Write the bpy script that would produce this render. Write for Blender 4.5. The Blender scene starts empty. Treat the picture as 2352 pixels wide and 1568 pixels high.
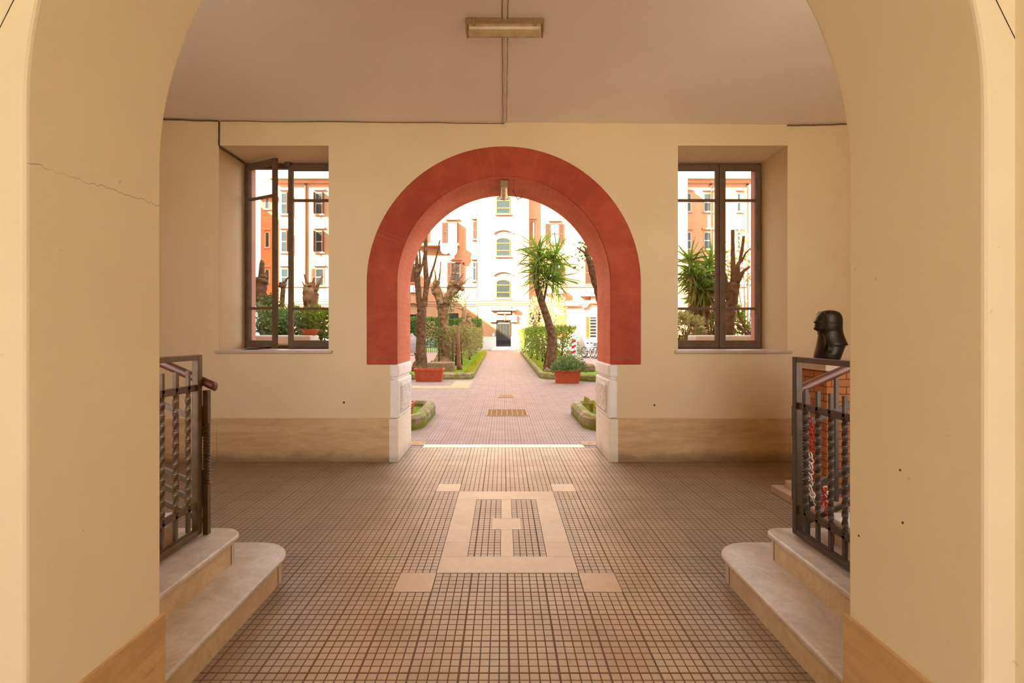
import bpy, bmesh, math, random
from mathutils import Vector, Matrix
from mathutils.geometry import tessellate_polygon
R = random.Random(7)
SC = bpy.context.scene
COL = SC.collection
PI = math.pi
F, CX, CY, H = 1110.0, 1156.0, 765.0, 1.5          # focal length in px, vanishing point, eye height

def P(px, py, Y): return Vector(((px-CX)*Y/F, Y, H-(py-CY)*Y/F))
def PX(px, Y): return (px-CX)*Y/F
def PZ(py, Y): return H-(py-CY)*Y/F

# ------------------------------------------------------------------ node helpers
def lin(c):
    def f(v):
        v /= 255.0
        return v/12.92 if v <= 0.04045 else ((v+0.055)/1.055)**2.4
    return (f(c[0]), f(c[1]), f(c[2]), 1.0)

class NB:
    def __init__(s, name):
        s.m = bpy.data.materials.new(name); s.m.use_nodes = True
        s.t = s.m.node_tree; s.t.nodes.clear()
        s.out = s.t.nodes.new('ShaderNodeOutputMaterial')
        s.b = s.t.nodes.new('ShaderNodeBsdfPrincipled')
        s.t.links.new(s.b.outputs[0], s.out.inputs[0])
    def n(s, k, **kw):
        x = s.t.nodes.new('ShaderNode'+k)
        for a, v in kw.items(): setattr(x, a, v)
        return x
    def set(s, sock, v):
        if isinstance(v, bpy.types.NodeSocket): s.t.links.new(v, sock)
        elif isinstance(v, bpy.types.Node): s.t.links.new(v.outputs[0], sock)
        else: sock.default_value = v
    def math(s, op, a, b=0.0, c=None, clamp=False):
        x = s.n('Math', operation=op, use_clamp=clamp)
        s.set(x.inputs[0], a); s.set(x.inputs[1], b)
        if c is not None: s.set(x.inputs[2], c)
        return x.outputs[0]
    def pos(s):
        return s.n('NewGeometry').outputs['Position']
    def obj(s):
        return s.n('TexCoord').outputs['Object']
    def sep(s, v):
        x = s.n('SeparateXYZ'); s.set(x.inputs[0], v); return x.outputs
    def comb(s, a, b, c):
        x = s.n('CombineXYZ'); s.set(x.inputs[0], a); s.set(x.inputs[1], b); s.set(x.inputs[2], c); return x.outputs[0]
    def vscale(s, v, sc):
        x = s.n('VectorMath', operation='MULTIPLY'); s.set(x.inputs[0], v); x.inputs[1].default_value = sc; return x.outputs[0]
    def noise(s, v, scale, detail=4.0, rough=0.55, dist=0.0):
        x = s.n('TexNoise'); s.set(x.inputs['Vector'], v); x.inputs['Scale'].default_value = scale
        x.inputs['Detail'].default_value = detail; x.inputs['Roughness'].default_value = rough; x.inputs['Distortion'].default_value = dist
        return x.outputs[0]
    def rng(s, v, a, b, c=0.0, d=1.0, smooth=True):
        x = s.n('MapRange'); x.interpolation_type = 'SMOOTHSTEP' if smooth else 'LINEAR'
        s.set(x.inputs[0], v); x.inputs[1].default_value = a; x.inputs[2].default_value = b
        x.inputs[3].default_value = c; x.inputs[4].default_value = d
        return x.outputs[0]
    def mix(s, f, a, b, mode='MIX'):
        x = s.n('Mix', data_type='RGBA', blend_type=mode)
        s.set(x.inputs[0], f); s.set(x.inputs[6], a); s.set(x.inputs[7], b)
        return x.outputs[2]
    def bump(s, h, strength=0.2, dist=0.01):
        x = s.n('Bump'); x.inputs['Strength'].default_value = strength; x.inputs['Distance'].default_value = dist
        s.set(x.inputs['Height'], h); s.t.links.new(x.outputs[0], s.b.inputs['Normal'])
    def col(s, v): s.set(s.b.inputs['Base Color'], v)
    def rough(s, v): s.set(s.b.inputs['Roughness'], v)
    def spec(s, v): s.b.inputs['Specular IOR Level'].default_value = v
    def metal(s, v): s.b.inputs['Metallic'].default_value = v

def simple(name, c, rough=0.6, var=0.12, scale=8.0, spec=0.3, metal=0.0, bump=0.0, bscale=40.0, c2=None):
    k = NB(name); c = lin(c)
    dark = lin(c2) if c2 else (c[0]*(1-var*2), c[1]*(1-var*2.2), c[2]*(1-var*2.4), 1)
    o = k.obj()
    k.col(k.mix(k.rng(k.noise(o, scale), 0.3, 0.7), dark, c)); k.rough(rough); k.spec(spec); k.metal(metal)
    if bump: k.bump(k.noise(o, bscale), bump, 0.01)
    return k.m

M = {}
def plaster(name, c, c2, crack=False, marks=0.5):
    k = NB(name); p = k.pos(); x, y, z = k.sep(p)
    a = k.rng(k.noise(p, 0.9, 5, 0.6), 0.3, 0.7)
    base = k.mix(a, lin(c2), lin(c))
    # scuffs near the lower wall, sparse
    sc = k.rng(k.noise(k.vscale(p, (1, 1, .55)), 3.2, 6, 0.7, 0.6), 0.64, 0.80)
    low = k.rng(z, 0.3, 1.3, 1.0, 0.12)
    base = k.mix(k.math('MULTIPLY', k.math('MULTIPLY', sc, low), marks), base, lin((150, 112, 78)))
    sp = k.rng(k.noise(p, 26, 2, 0.5), 0.74, 0.80)
    base = k.mix(k.math('MULTIPLY', sp, 0.25), base, lin((140, 105, 75)))
    h = k.noise(p, 55, 3, 0.6)
    if crack:
        w = k.math('MULTIPLY_ADD', k.noise(k.comb(x, y, 0.0), 14, 4, 0.7), 0.05, -0.025)
        zz = k.math('ADD', z, w)
        d = k.math('ABSOLUTE', k.math('SUBTRACT', zz, k.math('MULTIPLY_ADD', y, 0.033, 1.893)))
        line = k.rng(d, 0.0003, 0.0015, 0.7, 0.0)
        line = k.math('MULTIPLY', line, k.math('LESS_THAN', x, 0.0))
        line = k.math('MULTIPLY', line, k.math('GREATER_THAN', y, 1.228))
        line = k.math('MULTIPLY', line, k.rng(k.noise(p, 9, 2), 0.35, 0.5, 0.35, 1.0))
        base = k.mix(line, base, lin((110, 75, 45)))
    k.col(base); k.rough(0.75); k.spec(0.25); k.bump(h, 0.10, 0.004)
    return k.m
M['plaster_front'] = plaster('cream_plaster', (239, 229, 203), (235, 223, 196), crack=True)
M['plaster_back'] = plaster('peach_plaster', (226, 204, 164), (220, 197, 157), marks=0.12)
M['ceiling'] = plaster('ceiling_plaster', (238, 231, 219), (234, 226, 214), marks=0.0)

def travertine(name, c, c2, dirt=0.6):
    k = NB(name); p = k.pos(); x, y, z = k.sep(p)
    s = k.noise(k.vscale(p, (1.0, 1.0, 5.5)), 2.2, 9, 0.68, 0.5)
    base = k.mix(k.rng(s, 0.3, 0.72), lin(c2), lin(c))
    v = k.rng(k.noise(k.vscale(p, (2, 2, 9)), 3.0, 7, 0.75, .4), 0.58, 0.74)
    base = k.mix(k.math('MULTIPLY', v, 0.42), base, lin((122, 88, 54)))
    d = k.rng(k.math('ADD', z, k.math('MULTIPLY_ADD', k.noise(p, 5, 4), 0.16, -0.08)), 0.0, 0.16, dirt, 0.0)
    base = k.mix(d, base, lin((84, 58, 38)))
    k.col(base); k.rough(0.55); k.spec(0.3); k.bump(s, 0.15, 0.006)
    return k.m
M['travertine'] = travertine('travertine_skirting', (218, 184, 138), (192, 156, 112))
M['travertine_light'] = travertine('travertine_block', (240, 228, 210), (230, 214, 192), 0.3)

def tile_floor(name, u, x0, y0, tile_c, tile_c2, grout, path=True, groove=(0.042, 0.082), big=True, rough=0.4, gy=1.0):
    k = NB(name); p = k.pos(); x, y, z = k.sep(p)
    def axis(v, o, g=1.0):
        t = k.math('DIVIDE', k.math('SUBTRACT', v, o), u)
        f = k.math('FRACT', t); d = k.math('MINIMUM', f, k.math('SUBTRACT', 1.0, f))
        m = k.rng(d, groove[0]*g, groove[1]*g)
        t5 = k.math('DIVIDE', t, 5.0); f5 = k.math('FRACT', t5)
        d5 = k.math('MULTIPLY', k.math('MINIMUM', f5, k.math('SUBTRACT', 1.0, f5)), 5.0)
        if big: m = k.math('MINIMUM', m, k.rng(d5, groove[0]*1.5, groove[1]*1.7))
        return m, k.math('FLOOR', t), k.math('FLOOR', t5)
    mx, ix, jx = axis(x, x0); my, iy, jy = axis(y, y0, gy)
    mask = k.math('MINIMUM', mx, my)
    wn = k.n('TexWhiteNoise', noise_dimensions='3D'); k.set(wn.inputs[0], k.comb(jx, jy, 1.0))
    wn2 = k.n('TexWhiteNoise', noise_dimensions='3D'); k.set(wn2.inputs[0], k.comb(ix, iy, 2.0))
    f = k.math('MULTIPLY_ADD', wn.outputs[0], 0.55, k.math('MULTIPLY', wn2.outputs[0], 0.25))
    base = k.mix(f, lin(tile_c), lin(tile_c2))
    n1 = k.rng(k.noise(p, 2.3, 6, 0.65), 0.35, 0.75)
    base = k.mix(k.math('MULTIPLY', n1, 0.35), base, lin(grout))
    spot = k.rng(k.noise(p, 22, 3, 0.6), 0.68, 0.76)
    base = k.mix(k.math('MULTIPLY', spot, 0.45), base, lin((92, 68, 52)))
    if path:
        # the trodden middle is worn pale, the untrodden sides keep their dark grime
        ax = k.math('ABSOLUTE', k.math('SUBTRACT', x, 0.03))
        ax = k.math('ADD', ax, k.math('MULTIPLY_ADD', k.noise(p, 1.3, 5, 0.6), 0.9, -0.45))
        w = k.rng(ax, 0.7, 1.5)
        base = k.mix(k.math('MULTIPLY', w, 0.60), base, lin((112, 94, 82)))
    final = k.mix(mask, lin(grout), base)
    k.col(final)
    r = k.math('MULTIPLY_ADD', k.noise(p, 6, 5, 0.6), 0.25, rough-0.12)
    k.rough(k.mix(mask, (0.8, 0.8, 0.8, 1), r)); k.spec(0.5)
    k.bump(mask, 0.55, 0.004)
    return k.m
U = 0.0444
M['floor'] = tile_floor('gridded_floor_tile', U, -0.418, 3.022, (208, 186, 154), (192, 168, 136), (114, 88, 66))
M['court'] = tile_floor('pink_courtyard_tile', 0.0444, -0.418, 3.022, (158, 133, 121), (145, 118, 107), (110, 82, 70), path=False, groove=(0.03, 0.09), rough=0.6, gy=0.6)

def marble(name, c, c2, vein, rough=0.3, vs=2.0, dirt=0.0):
    k = NB(name); p = k.pos()
    n = k.noise(p, vs, 7, 0.65, 1.2)
    base = k.mix(k.rng(n, 0.3, 0.7), lin(c2), lin(c))
    v = k.rng(k.math('ABSOLUTE', k.math('SUBTRACT', k.noise(p, vs*1.7, 6, 0.6, 1.6), 0.5)), 0.0, 0.07, 0.27, 0.0)
    base = k.mix(v, base, lin(vein))
    sp = k.rng(k.noise(p, 17, 3, 0.6), 0.68, 0.78)
    base = k.mix(k.math('MULTIPLY', sp, 0.35), base, lin((110, 82, 60)))
    k.col(base); k.rough(rough); k.spec(0.5)
    return k.m
M['inlay'] = marble('cream_inlay_marble', (226, 204, 166), (218, 194, 155), (208, 180, 140), 0.4)
M['inlay2'] = marble('cream_inlay_marble_rosy', (226, 199, 164), (217, 189, 153), (206, 176, 140), 0.42)
M['tread'] = marble('worn_grey_marble', (226, 219, 210), (204, 195, 185), (170, 160, 150), 0.33, 3.0)
M['riser'] = marble('cream_riser_marble', (226, 206, 174), (210, 186, 150), (186, 158, 122), 0.4, 3.0)
M['threshold'] = marble('white_threshold_marble', (226, 212, 196), (212, 196, 180), (200, 180, 160), 0.4)
M['platform'] = marble('pale_platform_marble', (206, 184, 162), (190, 166, 144), (176, 150, 128), 0.4)

def redpaint(name, brick):
    k = NB(name); p = k.pos(); x, y, z = k.sep(p)
    n = k.rng(k.noise(p, 2.4, 6, 0.65), 0.3, 0.72)
    base = k.mix(n, lin((200, 100, 68)), lin((220, 124, 90))) if brick else k.mix(n, lin((158, 62, 38)), lin((186, 86, 58)))  # soffit tones lightened: courtyard light put into the same red paint
    ang = k.math('ARCTAN2', k.math('SUBTRACT', z, 2.08), x)
    st = k.rng(k.noise(k.comb(k.math('MULTIPLY', ang, 9.0), k.math('MULTIPLY', z, .3), 0.0), 3.0, 4, 0.6), 0.55, 0.72)
    base = k.mix(k.math('MULTIPLY', st, 0.35), base, lin((188, 104, 76)))
    sp = k.rng(k.noise(p, 16, 3, 0.6), 0.70, 0.78)
    base = k.mix(k.math('MULTIPLY', sp, 0.4), base, lin((206, 140, 112)))
    h = k.noise(p, 60, 3)
    if brick:
        al = k.math('MULTIPLY', ang, 1.24)
        lowz = k.math('LESS_THAN', z, 2.08)
        v = k.mix(lowz, k.math('ABSOLUTE', al), k.math('SUBTRACT', 0.0, k.math('SUBTRACT', z, 2.08)))
        bt = k.n('TexBrick'); k.set(bt.inputs['Vector'], k.comb(y, v, 0.0)); bt.inputs['Scale'].default_value = 1.0
        bt.inputs['Brick Width'].default_value = 0.25; bt.inputs['Row Height'].default_value = 0.07
        bt.inputs['Mortar Size'].default_value = 0.004; bt.inputs['Mortar Smooth'].default_value = 0.5
        mo = k.math('MULTIPLY', bt.outputs['Fac'], k.rng(k.noise(p, 3.1, 3), 0.35, 0.6))
        base = k.mix(k.math('MULTIPLY', mo, 0.4), base, lin((128, 58, 40)))
        h = k.math('SUBTRACT', k.math('MULTIPLY', h, 0.3), mo)
    k.col(base); k.rough(0.7); k.spec(0.3); k.bump(h, 0.25, 0.005)
    return k.m
M['red'] = redpaint('red_painted_plaster', False)
M['red_brick_lit'] = redpaint('red_painted_brick_lit', True)

def roughstone(name, c, c2, scale=40, st=0.7):
    k = NB(name); p = k.pos(); n = k.noise(p, scale, 5, 0.7)
    k.col(k.mix(k.rng(n, 0.3, 0.6), lin(c2), lin(c))); k.rough(0.8); k.spec(0.2); k.bump(n, st, 0.015)
    return k.m
M['stone'] = simple('smooth_pale_stone', (246, 240, 232), 0.6, 0.04, 6)
M['stone_rough'] = roughstone('hammered_pale_stone', (244, 236, 226), (214, 198, 180), 55, 0.9)

M['iron'] = simple('painted_iron', (112, 94, 72), 0.42, 0.12, 14, 0.5, 0.35)
M['iron_dark'] = simple('dark_iron', (82, 68, 56), 0.45, 0.12, 14, 0.5, 0.35)
M['rail_wood'] = simple('varnished_rail_wood', (112, 58, 32), 0.38, 0.2, 10, 0.6)
M['frame_wood'] = simple('brown_window_wood', (112, 88, 64), 0.6, 0.12, 9, 0.3, 0, 0.2, 60)
M['bronze'] = simple('dark_bronze', (52, 42, 26), 0.38, 0.25, 9, 0.6, 0.6, 0.25, 50)
M['red_plastic'] = simple('red_plastic', (196, 30, 26), 0.4, 0.05)
M['white_plastic'] = simple('white_plastic', (226, 214, 196), 0.4, 0.05)
M['salmon'] = simple('salmon_render', (206, 150, 126), 0.8, 0.06, 4)
M['terracotta'] = simple('terracotta_plastic', (190, 92, 58), 0.55, 0.1, 8)
M['soil'] = simple('dark_soil', (74, 52, 36), 0.95, 0.2, 30, 0.1)
M['lamp_body'] = simple('yellowed_lamp_housing', (172, 150, 112), 0.5, 0.1, 12)
M['cable'] = simple('dusty_cable', (120, 90, 60), 0.8, 0.2, 25)
M['raceway'] = simple('painted_raceway', (226, 214, 200), 0.7, 0.06, 12)
M['grate'] = simple('rusty_grate', (182, 146, 104), 0.7, 0.12, 20, 0.3, 0.2)
M['paper'] = simple('pale_blue_paper', (168, 178, 206), 0.6, 0.1, 20)
M['cover_metal'] = simple('manhole_stone', (176, 156, 136), 0.7, 0.1, 14)
M['tarp'] = simple('grey_tarpaulin', (140, 122, 122), 0.5, 0.12, 5)
M['tarp_orange'] = simple('tarpaulin_grey_tan', (160, 140, 122), 0.5, 0.12, 5)
M['black'] = simple('black_rubber', (34, 32, 30), 0.6, 0.1)
M['bike_metal'] = simple('silver_bike_metal', (190, 190, 190), 0.35, 0.1, 8, 0.5, 0.7)
M['steel_white'] = simple('white_steel', (214, 220, 226), 0.4, 0.05)
M['log'] = simple('weathered_stone_block', (150, 124, 96), 0.9, 0.2, 14, 0.2, 0, 0.6, 30)

def glass_mat():
    k = NB('window_glass'); t = k.t
    tr = k.n('BsdfTransparent'); tr.inputs[0].default_value = (0.97, 0.97, 0.96, 1)
    gl = k.n('BsdfGlossy'); gl.inputs['Roughness'].default_value = 0.03
    fc = k.n('LayerWeight'); fc.inputs[0].default_value = .5; fr = k.n('MapRange'); t.links.new(fc.outputs['Facing'], fr.inputs[0]); fr.inputs[1].default_value = .55; fr.inputs[3].default_value = .035; fr.inputs[4].default_value = .5
    mx = k.n('MixShader'); t.links.new(fr.outputs[0], mx.inputs[0]); t.links.new(tr.outputs[0], mx.inputs[1]); t.links.new(gl.outputs[0], mx.inputs[2])
    t.links.new(mx.outputs[0], k.out.inputs[0])
    return k.m
M['glass'] = glass_mat()

def diffuser_mat():
    k = NB('yellowed_diffuser'); o = k.obj()
    k.col(k.mix(k.rng(k.noise(o, 9, 4), .35, .7), lin((206, 186, 136)), lin((172, 158, 116)))); k.rough(0.22); k.spec(0.6)
    return k.m
M['diffuser'] = diffuser_mat()

def leaf_mat(name, a, b, trans=0.35):
    k = NB(name); t = k.t
    rn = k.n('NewGeometry').outputs['Random Per Island']
    c = k.mix(rn, lin(a), lin(b))
    k.col(c); k.rough(0.5); k.spec(0.3)
    tl = k.n('BsdfTranslucent'); k.set(tl.inputs[0], c)
    mx = k.n('MixShader'); mx.inputs[0].default_value = trans
    t.links.new(k.b.outputs[0], mx.inputs[1]); t.links.new(tl.outputs[0], mx.inputs[2]); t.links.new(mx.outputs[0], k.out.inputs[0])
    return k.m
M['leaf_hedge'] = leaf_mat('hedge_leaf', (158, 152, 84), (118, 108, 58))
M['leaf_hedge_r'] = leaf_mat('clipped_hedge_leaf', (136, 158, 46), (98, 108, 38), 0.4)
M['leaf_dark'] = leaf_mat('dense_hedge_leaf', (104, 138, 56), (64, 98, 40))
M['leaf_moss'] = leaf_mat('yellow_moss_blade', (190, 184, 40), (142, 152, 36))
M['leaf_yucca'] = leaf_mat('yucca_blade', (132, 168, 50), (92, 104, 42), 0.45)
M['leaf_yucca_dry'] = leaf_mat('dry_yucca_blade', (176, 150, 88), (138, 112, 60), 0.3)
M['leaf_shrub'] = leaf_mat('grey_green_leaf', (142, 158, 98), (92, 118, 62))
M['leaf_pale'] = leaf_mat('pale_shrub_leaf', (196, 178, 120), (150, 150, 84))
M['leaf_yellow'] = leaf_mat('yellow_green_leaf', (178, 164, 50), (120, 126, 48))
M['grass'] = simple('mossy_grass', (112, 134, 30), 0.95, 0.18, 7, 0.1, 0, 0.9, 60, c2=(92, 112, 30))
M['bark'] = simple('brown_bark', (122, 92, 64), 0.9, 0.2, 9, 0.1, 0, 0.8, 26, c2=(78, 56, 38))
M['bark_pale'] = simple('pale_knobbly_bark', (156, 126, 90), 0.9, 0.2, 7, 0.1, 0, 0.9, 22, c2=(98, 70, 44))
M['stake'] = simple('rusty_brown_post', (142, 96, 66), 0.8, 0.15, 9)

def kerb_mat():
    k = NB('mossy_kerb_stone'); p = k.pos(); x, y, z = k.sep(p)
    base = k.mix(k.rng(k.noise(p, 6, 6, .65), .3, .7), lin((128, 112, 86)), lin((174, 156, 126)))
    m = k.rng(k.noise(p, 3.2, 6, .7), .44, .60)
    base = k.mix(k.math('MULTIPLY', m, .8), base, lin((122, 130, 40)))
    mo = k.rng(k.math('ADD', z, k.math('MULTIPLY_ADD', k.noise(p, 9, 4), .12, -.06)), .03, .09, .85, 0.0)
    base = k.mix(mo, base, lin((108, 120, 30)))
    k.col(base); k.rough(.95); k.spec(.1); k.bump(k.noise(p, 26, 5, .7), .7, .02)
    return k.m
M['kerb'] = kerb_mat()

def facade_mat(name, c, c2):
    k = NB(name); p = k.pos()
    base = k.mix(k.rng(k.noise(k.vscale(p, (1, 1, .4)), .6, 6, .65), .3, .7), lin(c2), lin(c))
    k.col(base); k.rough(.85); k.spec(.15)
    return k.m
M['facade'] = facade_mat('peach_facade', (174, 131, 97), (165, 121, 87))
M['facade_o'] = facade_mat('orange_facade', (174, 114, 76), (164, 104, 66))
M['facade_trim'] = facade_mat('facade_trim', (178, 134, 100), (168, 122, 90))
M['grey_stone'] = facade_mat('grey_plinth_stone', (206, 196, 186), (188, 178, 168))
M['shutter'] = simple('brown_shutter', (92, 56, 36), .7, .1, 9)
M['shutter_o'] = simple('orange_shutter', (160, 84, 36), .7, .1, 9)
M['win_frame'] = simple('white_window_frame', (176, 160, 140), .6, .05)
M['win_dark'] = simple('far_window_pane', (44, 52, 48), .15, .1, 3, .4)
M['win_dark2'] = simple('far_window_pane_dim', (34, 30, 26), .2, .1, 3, .3)
M['curtain'] = simple('white_curtain', (226, 226, 226), .8, .12, 5)
M['door_metal'] = simple('dark_door_metal', (46, 42, 42), .4, .1, 9, .5, .3)
M['grille'] = simple('grey_grille', (96, 90, 78), .5, .05)
M['cloth'] = simple('white_laundry', (236, 226, 222), .8, .08, 3)
M['porch_bounce_paving'] = simple('porch_bounce_paving', (214, 204, 190), .7, .08, 5)  # floor of the added porch, pale to bounce light onto the arch
M['bounce_stone'] = simple('street_paving', (220, 214, 202), .9, .1, 3)  # unseen street paving, pale to bounce light up to the ceiling

# ------------------------------------------------------------------ mesh builder
class MB:
    def __init__(s): s.v = []; s.f = []; s.mi = []; s.cur = 0
    def add(s, vs, fs):
        o = len(s.v); s.v.extend([tuple(v) for v in vs])
        for f in fs: s.f.append(tuple(i+o for i in f)); s.mi.append(s.cur)
        return s
    def box(s, x0, x1, y0, y1, z0, z1):
        return s.add([(x0,y0,z0),(x1,y0,z0),(x1,y1,z0),(x0,y1,z0),(x0,y0,z1),(x1,y0,z1),(x1,y1,z1),(x0,y1,z1)],
                     [(0,3,2,1),(4,5,6,7),(0,1,5,4),(1,2,6,5),(2,3,7,6),(3,0,4,7)])
    def bar(s, a, b, w, h=None, up=(0,0,1)):
        a = Vector(a); b = Vector(b); h = h or w; d = (b-a).normalized(); up = Vector(up)
        if abs(d.dot(up)) > .98: up = Vector((0,1,0))
        r = d.cross(up).normalized()*w/2; u = r.cross(d).normalized()*h/2
        vs = [a-r-u, a+r-u, a+r+u, a-r+u, b-r-u, b+r-u, b+r+u, b-r+u]
        return s.add(vs, [(0,1,2,3),(7,6,5,4),(0,4,5,1),(1,5,6,2),(2,6,7,3),(3,7,4,0)])
    def twist(s, a, b, w, turns, seg=40):
        a = Vector(a); b = Vector(b); vs = []; fs = []
        for i in range(seg+1):
            t = i/seg; c = a.lerp(b, t); an = PI/4 + turns*2*PI*t
            for k in range(4):
                q = an+k*PI/2; vs.append(c+Vector((math.cos(q), math.sin(q), 0))*w*.70)
        for i in range(seg):
            for k in range(4):
                j = (k+1) % 4; fs.append((i*4+k, i*4+j, (i+1)*4+j, (i+1)*4+k))
        fs += [(3,2,1,0), tuple(seg*4+k for k in range(4))]
        return s.add(vs, fs)
    def tube(s, pts, rad, n=8, cap=True, jit=0.0):
        pts = [Vector(p) for p in pts]
        if not isinstance(rad, (list, tuple)): rad = [rad]*len(pts)
        vs = []; fs = []; t0 = (pts[1]-pts[0]).normalized()
        u = t0.orthogonal().normalized()
        for i, p in enumerate(pts):
            if i == 0: t = t0
            elif i == len(pts)-1: t = (pts[i]-pts[i-1]).normalized()
            else: t = ((pts[i+1]-pts[i]).normalized()+(pts[i]-pts[i-1]).normalized()).normalized()
            u = (u-t*u.dot(t)).normalized(); w = t.cross(u)
            for k in range(n):
                q = 2*PI*k/n; rr = rad[i]*(1+(R.uniform(-jit, jit) if jit else 0))
                vs.append(p+u*math.cos(q)*rr+w*math.sin(q)*rr)
        for i in range(len(pts)-1):
            for k in range(n):
                j = (k+1) % n; fs.append((i*n+k, i*n+j, (i+1)*n+j, (i+1)*n+k))
        if cap: fs += [tuple(reversed(range(n))), tuple((len(pts)-1)*n+k for k in range(n))]
        return s.add(vs, fs)
    def lathe(s, prof, c=(0,0,0), n=20, sx=1, sy=1):
        vs = []; fs = []
        for r, z in prof:
            for k in range(n):
                q = 2*PI*k/n; vs.append((c[0]+r*math.cos(q)*sx, c[1]+r*math.sin(q)*sy, c[2]+z))
        for i in range(len(prof)-1):
            for k in range(n):
                j = (k+1) % n; fs.append((i*n+k, i*n+j, (i+1)*n+j, (i+1)*n+k))
        fs += [tuple(reversed(range(n))), tuple((len(prof)-1)*n+k for k in range(n))]
        return s.add(vs, fs)
    def ball(s, c, r, jit=.0, n=10, m=7, sq=(1,1,1)):
        vs = []; fs = []; c = Vector(c)
        for i in range(m+1):
            a = PI*i/m
            for k in range(n):
                q = 2*PI*k/n; rr = r*(1+R.uniform(-jit, jit))
                vs.append(c+Vector((math.sin(a)*math.cos(q)*rr*sq[0], math.sin(a)*math.sin(q)*rr*sq[1], math.cos(a)*rr*sq[2])))
        for i in range(m):
            for k in range(n):
                j = (k+1) % n; fs.append((i*n+k, (i+1)*n+k, (i+1)*n+j, i*n+j))
        return s.add(vs, fs)
    def torus(s, c, r, r2, ax=(0,1,0), n=24, m=6, sq=(1,1)):
        ax = Vector(ax).normalized(); u = ax.orthogonal().normalized(); w = ax.cross(u); vs = []; fs = []; c = Vector(c)
        for i in range(n):
            q = 2*PI*i/n; d = u*math.cos(q)*sq[0]+w*math.sin(q)*sq[1]
            for k in range(m):
                a = 2*PI*k/m; vs.append(c+d*r+d.normalized()*r2*math.cos(a)+ax*r2*math.sin(a))
        for i in range(n):
            for k in range(m):
                i2 = (i+1) % n; k2 = (k+1) % m; fs.append((i*m+k, i2*m+k, i2*m+k2, i*m+k2))
        return s.add(vs, fs)
    def poly_y(s, loops, y0, y1):
        """polygon with holes in XZ, extruded along Y"""
        pts = [p for l in loops for p in l]; n = len(pts)
        tris = tessellate_polygon([[Vector((p[0], p[1], 0)) for p in l] for l in loops])
        vs = [(p[0], y0, p[1]) for p in pts]+[(p[0], y1, p[1]) for p in pts]; fs = []
        for t in tris: fs.append(tuple(t)); fs.append(tuple(n+i for i in reversed(t)))
        o = 0
        for l in loops:
            m = len(l)
            for i in range(m): fs.append((o+i, o+(i+1) % m, n+o+(i+1) % m, n+o+i))
            o += m
        return s.add(vs, fs)
    def poly_z(s, poly, z0, z1):
        n = len(poly)
        vs = [(p[0], p[1], z0) for p in poly]+[(p[0], p[1], z1) for p in poly]
        fs = [tuple(reversed(range(n))), tuple(range(n, 2*n))]+[(i, (i+1) % n, n+(i+1) % n, n+i) for i in range(n)]
        return s.add(vs, fs)
    def leaf(s, p, d, L, W, fold=0.15):
        p = Vector(p); d = Vector(d).normalized(); r = d.cross(Vector((R.uniform(-1,1), R.uniform(-1,1), R.uniform(-1,1)))).normalized()
        nrm = d.cross(r)
        m = p+d*L*.5
        return s.add([p, m+r*W/2+nrm*fold*W, p+d*L, m-r*W/2+nrm*fold*W], [(0,1,2,3)])
    def blade(s, p, d, L, W, droop=.25):
        p = Vector(p); d = Vector(d).normalized(); up = Vector((0,0,1)); r = d.cross(up)
        r = r.normalized() if r.length > .05 else Vector((1,0,0)); q = R.uniform(0, PI); r = (Matrix.Rotation(q, 3, d) @ r)
        vs = []; ws = (.55, 1, .75, .02); ts = (0, .3, .68, 1)
        for t, w in zip(ts, ws):
            c = p+d*L*t-up*droop*L*t*t; vs += [c-r*W*w/2, c+r*W*w/2]
        return s.add(vs, [(0,1,3,2),(2,3,5,4),(4,5,7,6)])

def build(name, mb, mats, parent=None, smooth=False, bevel=0.0, recalc=True, seg=2, kind=None, label=None):
    if not isinstance(mats, (list, tuple)): mats = [mats]
    off = parent['_o'] if parent is not None and '_o' in parent.keys() else (0,0,0)
    me = bpy.data.meshes.new(name)
    me.from_pydata([(v[0]-off[0], v[1]-off[1], v[2]-off[2]) for v in mb.v], [], mb.f)
    for m in mats: me.materials.append(M[m])
    if len(mats) > 1:
        for p, i in zip(me.polygons, mb.mi): p.material_index = i
    if recalc:
        b = bmesh.new(); b.from_mesh(me); bmesh.ops.recalc_face_normals(b, faces=b.faces); b.to_mesh(me); b.free()
    if smooth:
        for p in me.polygons: p.use_smooth = True
    me.update()
    o = bpy.data.objects.new(name, me); COL.objects.link(o)
    if parent is not None:
        o.parent = parent
        if parent.type == 'MESH' or True:
            pass
        o['_o'] = tuple(off)
    if bevel:
        mo = o.modifiers.new('bevel', 'BEVEL'); mo.width = bevel; mo.segments = seg; mo.limit_method = 'ANGLE'; mo.angle_limit = math.radians(40)
    if kind: o['kind'] = kind
    if label: o['label'] = label
    return o

def thing(name, label, cat, loc=(0,0,0), group=None, rz=0.0):
    o = bpy.data.objects.new(name, None); COL.objects.link(o); o.empty_display_size = .1
    o.location = loc; o['_o'] = tuple(loc); o['label'] = label; o['category'] = cat
    if group: o['group'] = group
    return o
def tag(o, label, cat, group=None):
    o['label'] = label; o['category'] = cat
    if group: o['group'] = group
    return o
def copy_tree(o, parent=None):
    c = o.copy(); COL.objects.link(c)
    if parent is not None: c.parent = parent
    for ch in list(o.children): copy_tree(ch, c)
    return c
def struct(name, mb, mats, **kw):
    return build(name, mb, mats, kind='structure', **kw)

def arc(cx, cz, r, a0, a1, n):
    return [(cx+r*math.cos(a0+(a1-a0)*i/n), cz+r*math.sin(a0+(a1-a0)*i/n)) for i in range(n+1)]

# ================================================================== THE PASSAGE
YB0, YB1 = 5.644, 6.42           # passage back wall (with the red arch)
YF0, YF1 = 1.22, 1.707           # front arch wall
ZS = 2.08                        # springing of both arches
XF = 1.208

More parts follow.
